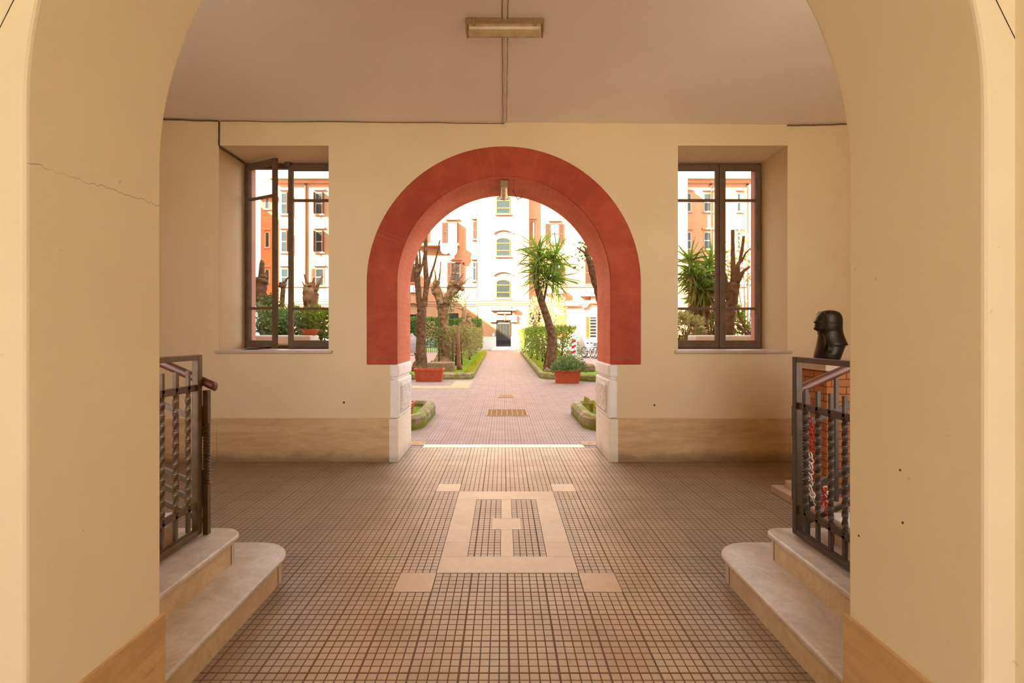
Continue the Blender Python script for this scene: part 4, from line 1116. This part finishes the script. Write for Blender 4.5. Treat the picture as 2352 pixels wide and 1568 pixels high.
b0 = bicycle('bicycle at the left end of the parked bicycles', 'steel_white', (PX(1355, 29), 29, 0), math.radians(-62))
bicycle('bicycle second from the left among the parked bicycles', 'bike_metal', (PX(1364, 29.3), 29.3, 0), math.radians(-58), b0)
bicycle('bicycle third from the left among the parked bicycles', 'bike_metal', (PX(1373, 29.0), 29.0, 0), math.radians(-66), b0)
bicycle('bicycle nearest the right jamb among the parked bicycles', 'bike_metal', (PX(1384, 29.4), 29.4, 0), math.radians(-60), b0)

def covered(label, x, y, L, W, h, mat, peak):
    t = thing('covered_scooter', label, 'scooter', (x, y, 0)); m = MB(); n = 32; vs = []; fs = []
    prof = [(1.0, .12), (.98, .3), (.86, .55), (.66, .78), (.42, .93), (.12, 1.0)]
    for q, z in prof:
        for k in range(n):
            a = 2*PI*k/n; fold = 1+.10*math.sin(a*7)*(1-z)*1.2
            vs.append((x+L/2*q*fold*math.cos(a)+peak*z*L*.3, y+W/2*q*fold*math.sin(a), h*z*(1-.12*math.cos(a+.6)*(1 if z > .7 else .3))))
    for i in range(len(prof)-1):
        for k in range(n): j = (k+1) % n; fs.append((i*n+k, i*n+j, (i+1)*n+j, (i+1)*n+k))
    fs.append(tuple((len(prof)-1)*n+k for k in range(n)))
    build('cover', m.add(vs, fs), mat, t, smooth=True)
    for xx in (-.55, .5): build('wheel', MB().torus((x+xx*L*.7, y, .22), .18, .05, (0, 1, 0), 20, 8), 'black', t, smooth=True)
    return t
covered('scooter under a grey cover before the far left hedge', PX(940, 33), 33, 1.5, .8, 1.35, 'tarp', .6)
covered('scooter under a draped cover behind the striped barrier', PX(1334, 29.5), 30.2, .95, .8, 1.65, 'tarp_orange', -.3)
t = thing('striped_barrier', 'red and white striped barrier board on a white post', 'barrier', (PX(1321, 23), 23, 0))
x = PX(1323, 23); m = MB().box(x-.035, x+.035, 22.97, 23.03, 0, 1.10); build('post', m, 'steel_white', t)
for k in range(5):
    z = .50+.125*k; vs = [(x-.22, 22.95, z), (x-.02, 22.95, z+.10), (x-.02, 22.95, z+.225), (x-.22, 22.95, z+.125)]; vs += [(v[0], 22.968, v[2]) for v in vs]
    build('stripe', MB().add(vs, [(0,1,2,3),(7,6,5,4),(0,4,5,1),(1,5,6,2),(2,6,7,3),(3,7,4,0)]), 'red_plastic' if k % 2 == 0 else 'steel_white', t, label='red stripe' if k % 2 == 0 else 'white stripe')
t = thing('bike_rack', 'low white bicycle rack on the lawn edge at the left', 'bike rack', (PX(985, 36), 36, 0))
x0, x1 = PX(952, 36), PX(1008, 36); m = MB().tube([(x0, 36, .45), (x1, 36, .45)], .02, 6); m.tube([(x0, 36.4, .1), (x1, 36.4, .1)], .02, 6); build('rail', m, 'iron_dark', t)
for i in range(6):
    x = x0+.15+(x1-x0-.3)*i/5; m = MB()
    for d in (-.07, .07): m.tube([(x+d, 36, .04), (x+d, 36.02, .45)], .022, 6)
    build('hoop', m, 'steel_white', t)

# ================================================================== FAR BUILDING
YA, YT_ = 44.6, 43.6
BLD = thing('apartment_building', 'peach apartment building with stair towers closing the courtyard', 'building', (0, 44.6, 0))
FX0, FX1, ZR = -20.7, 22.6, 15.55
build('wall', MB().box(FX0, FX1, YA, YA+9, 0, ZR), 'facade', BLD)
def towers(x0, x1, y, z=ZR): return build('stair_tower', MB().box(x0, x1, y, YA+.2, 0, z), 'facade', BLD)
TX0, TX1 = PX(1098, YT_), PX(1215, YT_)
towers(TX0, TX1, YT_); build('stair_tower', MB().box(-32, -26.5, 44, 50, 0, ZR), 'facade', BLD); build('wall', MB().box(-25.1, -20.6, 50, 54, 0, ZR), 'facade_o', BLD); towers(12.0, 16.1, 42.2)  # far-left tower is added, unseen, to shade the recessed orange wall
m = MB().box(FX0-.6, FX1+.5, YA-.75, YA+9.6, ZR, ZR+.28); m.box(FX0-.3, FX1+.3, YA-.35, YA+9.3, ZR-.25, ZR); m.box(-25.4, FX0-.62, 49.5, 54, ZR-.1, ZR+.28)
build('cornice', m, 'facade_trim', BLD)
m = MB(); m.add([(FX0-.6, YA-.75, ZR+.28), (FX1+.5, YA-.75, ZR+.28), (FX1+.5, YA+9.6, ZR+.28), (FX0-.6, YA+9.6, ZR+.28), (FX0+3, YA+4.4, ZR+1.3), (FX1-3, YA+4.4, ZR+1.3)], [(0,1,5,4),(2,3,4,5),(1,2,5),(3,0,4),(3,2,1,0)])
build('roof', m, 'salmon', BLD)
def ledge(px0, px1, py0, py1, Y, d, mat='facade_trim', name='belt_course'):
    return build(name, MB().box(PX(px0, Y), PX(px1, Y), Y-d, Y+.05, PZ(py1, Y), PZ(py0, Y)), mat, BLD)
# belt courses on wall and tower
for x0, x1, Y in ((FX0, TX0-.02, YA), (TX1+.02, FX1, YA), (TX0-.12, TX1+.12, YT_)):
    for py0, py1, d in ((690, 692.5, .18), (692.5, 698, .12), (698, 702, .06)):
        build('belt_course', MB().box(x0, x1, Y-d, Y+.05, PZ(py1, YA), PZ(py0, YA)), 'facade_trim', BLD)
for x0, x1 in ((FX0, TX0-.02), (TX1+.02, FX1)):
    build('belt_course', MB().box(x0, x1, YA-.10, YA+.05, PZ(659, YA), PZ(655, YA)), 'facade_trim', BLD)
def arch_poly(x0, x1, z0, z1, rise):
    n = 10; return [(x0, z0), (x1, z0)]+[(x1+(x0-x1)*i/n, z1-rise+rise*math.sin(PI*i/n)**.7) for i in range(n+1)]
def window(px0, px1, py0, py1, Y, rows=(.5,), pane='win_dark', frame='win_frame', rise=0, sh=(), hood=True, sill=True, deep=.12):
    """window let into the wall face at Y; sh: list of (side, kind, material)"""
    x0, x1, z0, z1 = PX(px0, Y), PX(px1, Y), PZ(py1, Y), PZ(py0, Y)
    o = None; fw = .06
    outl = arch_poly(x0, x1, z0, z1, rise) if rise else [(x0, z0), (x1, z0), (x1, z1), (x0, z1)]
    inn = arch_poly(x0+fw, x1-fw, z0+fw, z1-fw, rise) if rise else [(x0+fw, z0+fw), (x1-fw, z0+fw), (x1-fw, z1-fw), (x0+fw, z1-fw)]
    m = MB().poly_y([outl, inn], Y-.05, Y+.03)
    for r in rows: z = z0+(z1-z0)*r; m.box(x0+fw, x1-fw, Y-.045, Y+.02, z-.04, z+.04)
    o = build('window', m, frame, BLD)
    build('pane', MB().poly_y([inn], Y-.012, Y+.01), pane, o)
    if sill: build('sill', MB().box(x0-.12, x1+.12, Y-.16, Y+.02, z0-.12, z0-.02), 'facade_trim', o)
    if hood:
        if rise:
            a = arch_poly(x0-.22, x1+.22, z1, z1+.66, rise*1.9)[2:]; b = [(p[0], p[1]+.12) for p in reversed(a)]
            build('hood_moulding', MB().poly_y([a+b], Y-.16, Y+.02), 'facade_trim', o)
        else: build('hood_moulding', MB().box(x0-.15, x1+.15, Y-.20, Y+.02, z1+.22, z1+.36), 'facade_trim', o)
    for side, kind, mt in sh:
        w = (x1-x0)/2; m = MB()
        if kind == 'open':       # folded flat on the wall
            a, b = (x0-w, x0) if side < 0 else (x1, x1+w); ya, yb = Y-.09, Y-.05
        elif kind == 'closed':
            a, b = (x0, x0+w) if side < 0 else (x1-w, x1); ya, yb = Y-.09, Y-.055
        else:                    # standing out from the wall
            a, b = (x0-.03, x0+.01) if side < 0 else (x1-.01, x1+.03); ya, yb = Y-w*1.35, Y-.03
        if kind == 'out':
            m.box(a, b, ya, yb, z0, z1)
        else:
            f = .05; m.box(a, a+f, ya, yb, z0, z1); m.box(b-f, b, ya, yb, z0, z1); m.box(a+f, b-f, ya, yb, z0, z0+f); m.box(a+f, b-f, ya, yb, z1-f, z1); m.box(a+f, b-f, ya, yb, (z0+z1)/2-f/2, (z0+z1)/2+f/2)
            k = max(4, int((z1-z0)/.11))
            for i in range(k): z = z0+f+(z1-z0-2*f)*(i+.5)/k; m.box(a+f, b-f, ya+.008, yb-.006, z-.035, z+.025)
        build('shutter', m, mt, o)
    return o
# stair-tower windows
for py0, py1 in ((448, 491), (546, 588), (642, 684)):
    window(1140, 1172, py0, py1, YT_, rows=(.30, .70), frame='shutter_o', rise=.16)
# main windows left of the tower
window(1027, 1051, 511, 560, YA, (), 'curtain', 'shutter', sh=((-1, 'open', 'shutter'), (1, 'out', 'shutter')))
window(1037, 1057, 603, 652, YA, (.5,), 'win_dark2', 'shutter', sh=((-1, 'open', 'shutter'), (1, 'open', 'shutter')))
window(1087, 1096, 509, 549, YA, (), 'win_dark2', 'facade_o', sh=((-1, 'closed', 'shutter'), (1, 'closed', 'shutter')))
window(1086, 1094, 602, 644, YA, (.7,), 'win_dark', 'win_frame', sh=((1, 'out', 'shutter'),))
window(1086, 1096, 436, 452, YA, (), 'win_dark', 'win_frame', hood=False)
window(962, 978, 514, 561, YA, (), 'win_dark2', 'shutter', sh=((-1, 'open', 'shutter'), (1, 'open', 'shutter')))
window(942, 955, 612, 648, YA, (), 'win_dark2', 'shutter', sh=((-1, 'closed', 'shutter'), (1, 'closed', 'shutter')))
window(1002, 1026, 416, 462, YA, (.5,), 'win_dark2', 'shutter')
# right of the tower
window(1219, 1229, 509, 552, YA, (), 'curtain', 'shutter_o', sh=((-1, 'closed', 'shutter_o'),))
window(1219, 1229, 607, 646, YA, (.6,), 'win_dark', 'win_frame')
window(1219, 1229, 436, 452, YA, (), 'win_dark', 'win_frame', hood=False)
window(1263, 1284, 514, 560, YA, (.5,), 'curtain', 'shutter', sh=((-1, 'open', 'shutter'), (1, 'open', 'shutter')))
window(1264, 1285, 604, 650, YA, (.45,), 'win_dark2', 'win_frame', sh=((1, 'open', 'shutter'),))
window(1344, 1374, 601, 652, YA, (), 'win_dark2', 'shutter', sh=((-1, 'closed', 'shutter'), (1, 'closed', 'shutter')))
window(1344, 1374, 506, 556, YA, (), 'win_dark2', 'shutter', sh=((-1, 'closed', 'shutter'), (1, 'closed', 'shutter')))
window(1263, 1284, 418, 464, YA, (.5,), 'win_dark2', 'shutter')
window(1354, 1371, 727, 776, YA, (.15, .3, .45, .6, .75, .88), 'win_dark2', 'win_frame', hood=False, sh=((-1, 'open', 'shutter_o'), (1, 'open', 'shutter_o')))
# facade seen through the left passage window
for py0, py1 in ((443, 492), (531, 579), (617, 656)):
    window(646, 663, py0, py1, YA, (.5,), 'win_dark', 'win_frame', sh=((1, 'out', 'shutter'),) if py0 < 600 else ((1, 'open', 'shutter_o'),))
    window(725, 744, py0, py1, YA, (.5,), 'win_dark', 'win_frame', sh=((-1, 'open', 'shutter'),) if py0 > 600 else ((1, 'out', 'shutter'), (-1, 'out', 'shutter')))
window(648, 664, 707, 745, YA, (.5,), 'win_dark', 'win_frame', hood=False)
for px in (1578, 1697, 1625):
    for py0, py1 in ((444, 486), (533, 572), (620, 656)):
        w = 9 if px != 1697 else 4.5
        window(px-w, px+w, py0, py1, YA, (.5,), 'win_dark', 'win_frame', sh=((-1, 'open', 'shutter'),) if px == 1578 else ())
for py0, py1 in ((455, 480), (533, 568), (618, 650)): window(609, 619, py0, py1, 50, (), 'win_dark', 'win_frame')
for px in (703, 1716, 1632): build('downpipe', MB().tube([(PX(px, YA), YA-.12, 0), (PX(px, YA), YA-.12, ZR-.3)], .08, 8), 'shutter', BLD, smooth=True)
build('downpipe', MB().tube([(TX0-.1, YA-.12, 0), (TX0-.1, YA-.12, ZR-.3)], .05, 8), 'facade_o', BLD, smooth=True)
# balconies
build('balcony', MB().box(PX(955, YA), PX(1056, YA), YA-.95, YA+.05, PZ(567.5, YA), PZ(562.5, YA)), 'facade_trim', BLD)
build('balcony', MB().box(PX(1252, YA), PX(1290, YA), YA-.9, YA+.05, PZ(676, YA), PZ(662, YA)), 'facade_trim', BLD)
build('balcony', MB().box(PX(1332, YA), PX(1385, YA), YA-.6, YA+.05, PZ(681, YA), PZ(674, YA)), 'facade_trim', BLD)
# arched hoods of ground-floor openings
for px0, px1 in ((1338, 1384), (930, 970)):
    x0, x1 = PX(px0, YA), PX(px1, YA); zb, zt = PZ(708, YA), PZ(693, YA)
    a = [(x0, zb)]+[(x0+.35+(x1-x0-.7)*i/10, zb+.1+(zt-zb-.2)*math.sin(PI*i/10)**.6) for i in range(11)]+[(x1, zb)]; b = [(p[0], p[1]+.2) for p in reversed(a)]
    o = build('hood_moulding', MB().poly_y([a+b], YA-.25, YA+.02), 'facade_trim', BLD)
    xm = (x0+x1)/2; build('keystone', MB().box(xm-.2, xm+.2, YA-.3, YA+.02, zt-.15, zt+.5), 'facade_trim', BLD)
ledge(1290, 1330, 699, 703, YA, .3, name='hood_moulding')
# ground-floor openings in the wall
for px0, px1, py0, pn in ((940, 961, 722, 'win_dark2'), (1030, 1053, 719, 'win_dark'), (1218, 1246, 712, 'shutter'), (1275, 1300, 722, 'shutter_o'), (1236, 1241, 722, 'win_dark2')):
    m = MB().box(PX(px0, YA), PX(px1, YA), YA-.03, YA+.02, .1, PZ(py0, YA)); build('doorway', m, pn, BLD)
# tower doorway
DX0, DX1 = PX(1139.5, YT_), PX(1173.5, YT_); dz0, dz1 = .30, PZ(736, YT_)
m = MB(); fw = .09
o = build('door', MB().poly_y([arch_poly(DX0, DX1, dz0, dz1, .12), [(DX0+fw, dz0+fw), (DX1-fw, dz0+fw), (DX1-fw, dz1-.2), (DX0+fw, dz1-.2)]], YT_-.06, YT_+.02), 'door_metal', BLD)
build('pane', MB().box(DX0+fw, DX1-fw, YT_-.02, YT_+.0, dz0+fw, dz1-.2), 'win_dark2', o)
m = MB(); xm = DX0+.36
for i in range(9): x = DX0+.12+(DX1-DX0-.24)*i/8; m.box(x-.018, x+.018, YT_-.07, YT_-.03, 1.35, dz1-.22)
m.box(DX0+fw, DX1-fw, YT_-.07, YT_-.03, dz1-.30, dz1-.2)
build('grille', m, 'grille', o)
m = MB().box(DX0+fw, DX1-fw, YT_-.05, YT_-.025, dz0+.55, dz0+1.05); m.box(DX0+fw, DX1-fw, YT_-.05, YT_-.025, dz0+fw, dz0+.2); m.box(xm-.03, xm+.03, YT_-.065, YT_-.03, dz0, dz1-.2)
build('lower_panel', m, 'door_metal', o)
# surround of the doorway: stacked stone slabs
for px0, px1, py0, py1, d in ((1124.5, 1140, 723.5, 739.5, .22), (1173, 1187, 723.5, 739.5, .22), (1140, 1173, 723.5, 735, .2), (1142, 1173, 716, 721, .35), (1127, 1186, 708, 713.5, .5), (1138, 1174, 703, 709, .55), (1131, 1142, 713, 723, .22), (1176, 1182, 713, 723, .22)):
    ledge(px0, px1, py0, py1, YT_, d, name='door_surround')
ledge(1158, 1161, 720, 736, YT_, .26, name='door_surround')
for a, b in ((TX0, DX0-.02), (DX1+.02, TX1)): build('plinth', MB().box(a-.03, b+.03, YT_-.06, YT_+.05, 0, PZ(773, YT_)), 'grey_stone', BLD)
for a, b in ((FX0, TX0), (TX1, FX1)): build('plinth', MB().box(a, b, YA-.05, YA+.05, 0, 1.0), 'grey_stone', BLD)
build('door_step', MB().box(PX(1130, YT_), PX(1184, YT_), YT_-1.2, YT_, 0, .15), 'threshold', BLD); build('door_step', MB().box(PX(1136, YT_), PX(1176, YT_), YT_-.6, YT_, .15, .30), 'threshold', BLD)
for px0, px1, py0, py1 in ((1131, 1135, 765, 772), (1177, 1183, 760, 769)): build('intercom', MB().box(PX(px0, YT_), PX(px1, YT_), YT_-.05, YT_, PZ(py1, YT_), PZ(py0, YT_)), 'steel_white', BLD)
# laundry and air conditioner hanging on the facade
t = thing('laundry', 'white laundry hung over the balcony left of the stair tower', 'laundry', tuple(P(1030, 565, 43.6)))
for px0, px1, py1 in ((1012, 1034, 584), (1031, 1050, 588)):
    vs = []; fs = []; nx, nz = 14, 6; Y = 43.62
    for i in range(nx+1):
        for j in range(nz+1):
            px = px0+(px1-px0)*i/nx; q = math.sin(PI*i/nx)**.5; py = 561+(py1-561)*(j/nz)*(.55+.45*q)
            v = P(px, py, Y); vs.append((v.x, Y-.05*math.sin(i*1.9)*(j/nz)-.02, v.z))
    for i in range(nx):
        for j in range(nz): a = i*(nz+1)+j; fs.append((a, a+1, a+nz+2, a+nz+1))
    o = build('sheet', MB().add(vs, fs), 'cloth', t, smooth=True, recalc=False); mo = o.modifiers.new('thick', 'SOLIDIFY'); mo.thickness = .01
c0, c1 = P(943, 672, YA), P(962, 656, YA)
t = thing('air_conditioner', 'white air conditioner box on the far facade left of the double-stemmed tree', 'air conditioner', (c0.x, YA, c0.z))
build('casing', MB().box(c0.x, c1.x, YA-.32, YA, c0.z, c1.z), 'steel_white', t, bevel=.02); build('fan_grille', MB().torus((c0.x+.52, YA-.33, (c0.z+c1.z)/2), .2, .02, (0, 1, 0), 20, 6), 'iron', t)
# left wing of the courtyard (mostly hidden; it shades the path)
W = thing('apartment_wing', 'orange apartment wing along the left side of the courtyard', 'building', (-22.5, 24, 0))
build('wall', MB().box(-23, -20.6, -22, 37, 0, 15.6), 'facade_o', W); build('wall', MB().box(-23, -20.6, -24, 6, 15.85, 24), 'facade_o', W); build('roof', MB().box(-23.3, -20.2, -22.4, 37.2, 15.6, 15.85), 'salmon', W)  # tall front block added out of view to keep sun off the porch
for i in range(7):
    for j in range(4):
        o = build('window', MB().box(-20.62, -20.54, 11+4*i, 12.2+4*i, 2+3.6*j, 3.8+3.6*j), 'win_frame', W); build('pane', MB().box(-20.56, -20.52, 11.1+4*i, 12.1+4*i, 2.1+3.6*j, 3.7+3.6*j), 'win_dark', o)

# ================================================================== CAMERA, LIGHT, WORLD
cam = bpy.data.cameras.new('camera'); co = bpy.data.objects.new('camera', cam); COL.objects.link(co)
co.location = (0, 0, H); co.rotation_euler = (PI/2, 0, 0)
cam.sensor_width = 36.0; cam.lens = 36.0*F/2352; cam.shift_x = (1176-CX)/2352; cam.shift_y = -(784-CY)/2352
cam.clip_end = 300; cam.clip_start = .05
SC.camera = co

sun = bpy.data.lights.new('sun', 'SUN'); sun.energy = 36; sun.angle = math.radians(.6); sun.color = (1, .93, .80)
so = bpy.data.objects.new('sun', sun); COL.objects.link(so)
so.rotation_euler = Vector((1.15, 1.0, -.82)).to_track_quat('-Z', 'Y').to_euler()

w = bpy.data.worlds.new('sky'); SC.world = w; w.use_nodes = True; t = w.node_tree; t.nodes.clear()
out = t.nodes.new('ShaderNodeOutputWorld'); bg = t.nodes.new('ShaderNodeBackground'); tc = t.nodes.new('ShaderNodeTexCoord'); sx = t.nodes.new('ShaderNodeSeparateXYZ')
mr = t.nodes.new('ShaderNodeMapRange'); mr.interpolation_type = 'SMOOTHSTEP'
t.links.new(tc.outputs['Generated'], sx.inputs[0]); t.links.new(sx.outputs[1], mr.inputs[0])
mr.inputs[1].default_value = .2; mr.inputs[2].default_value = -.85; mr.inputs[3].default_value = 2.1; mr.inputs[4].default_value = 3.4
bg.inputs[0].default_value = (.97, .98, 1, 1)
t.links.new(mr.outputs[0], bg.inputs[1]); t.links.new(bg.outputs[0], out.inputs[0])

SC.view_settings.view_transform = 'Standard'; SC.view_settings.look = 'None'; SC.view_settings.gamma = 1.0
SC.view_settings.use_curve_mapping = False; SC.view_settings.exposure = 0.57
SC.cycles.max_bounces = 14; SC.cycles.diffuse_bounces = 10; SC.cycles.glossy_bounces = 4; SC.cycles.transparent_max_bounces = 12
SC.cycles.sample_clamp_indirect = 12
for o in bpy.data.objects:
    if '_o' in o.keys(): del o['_o']
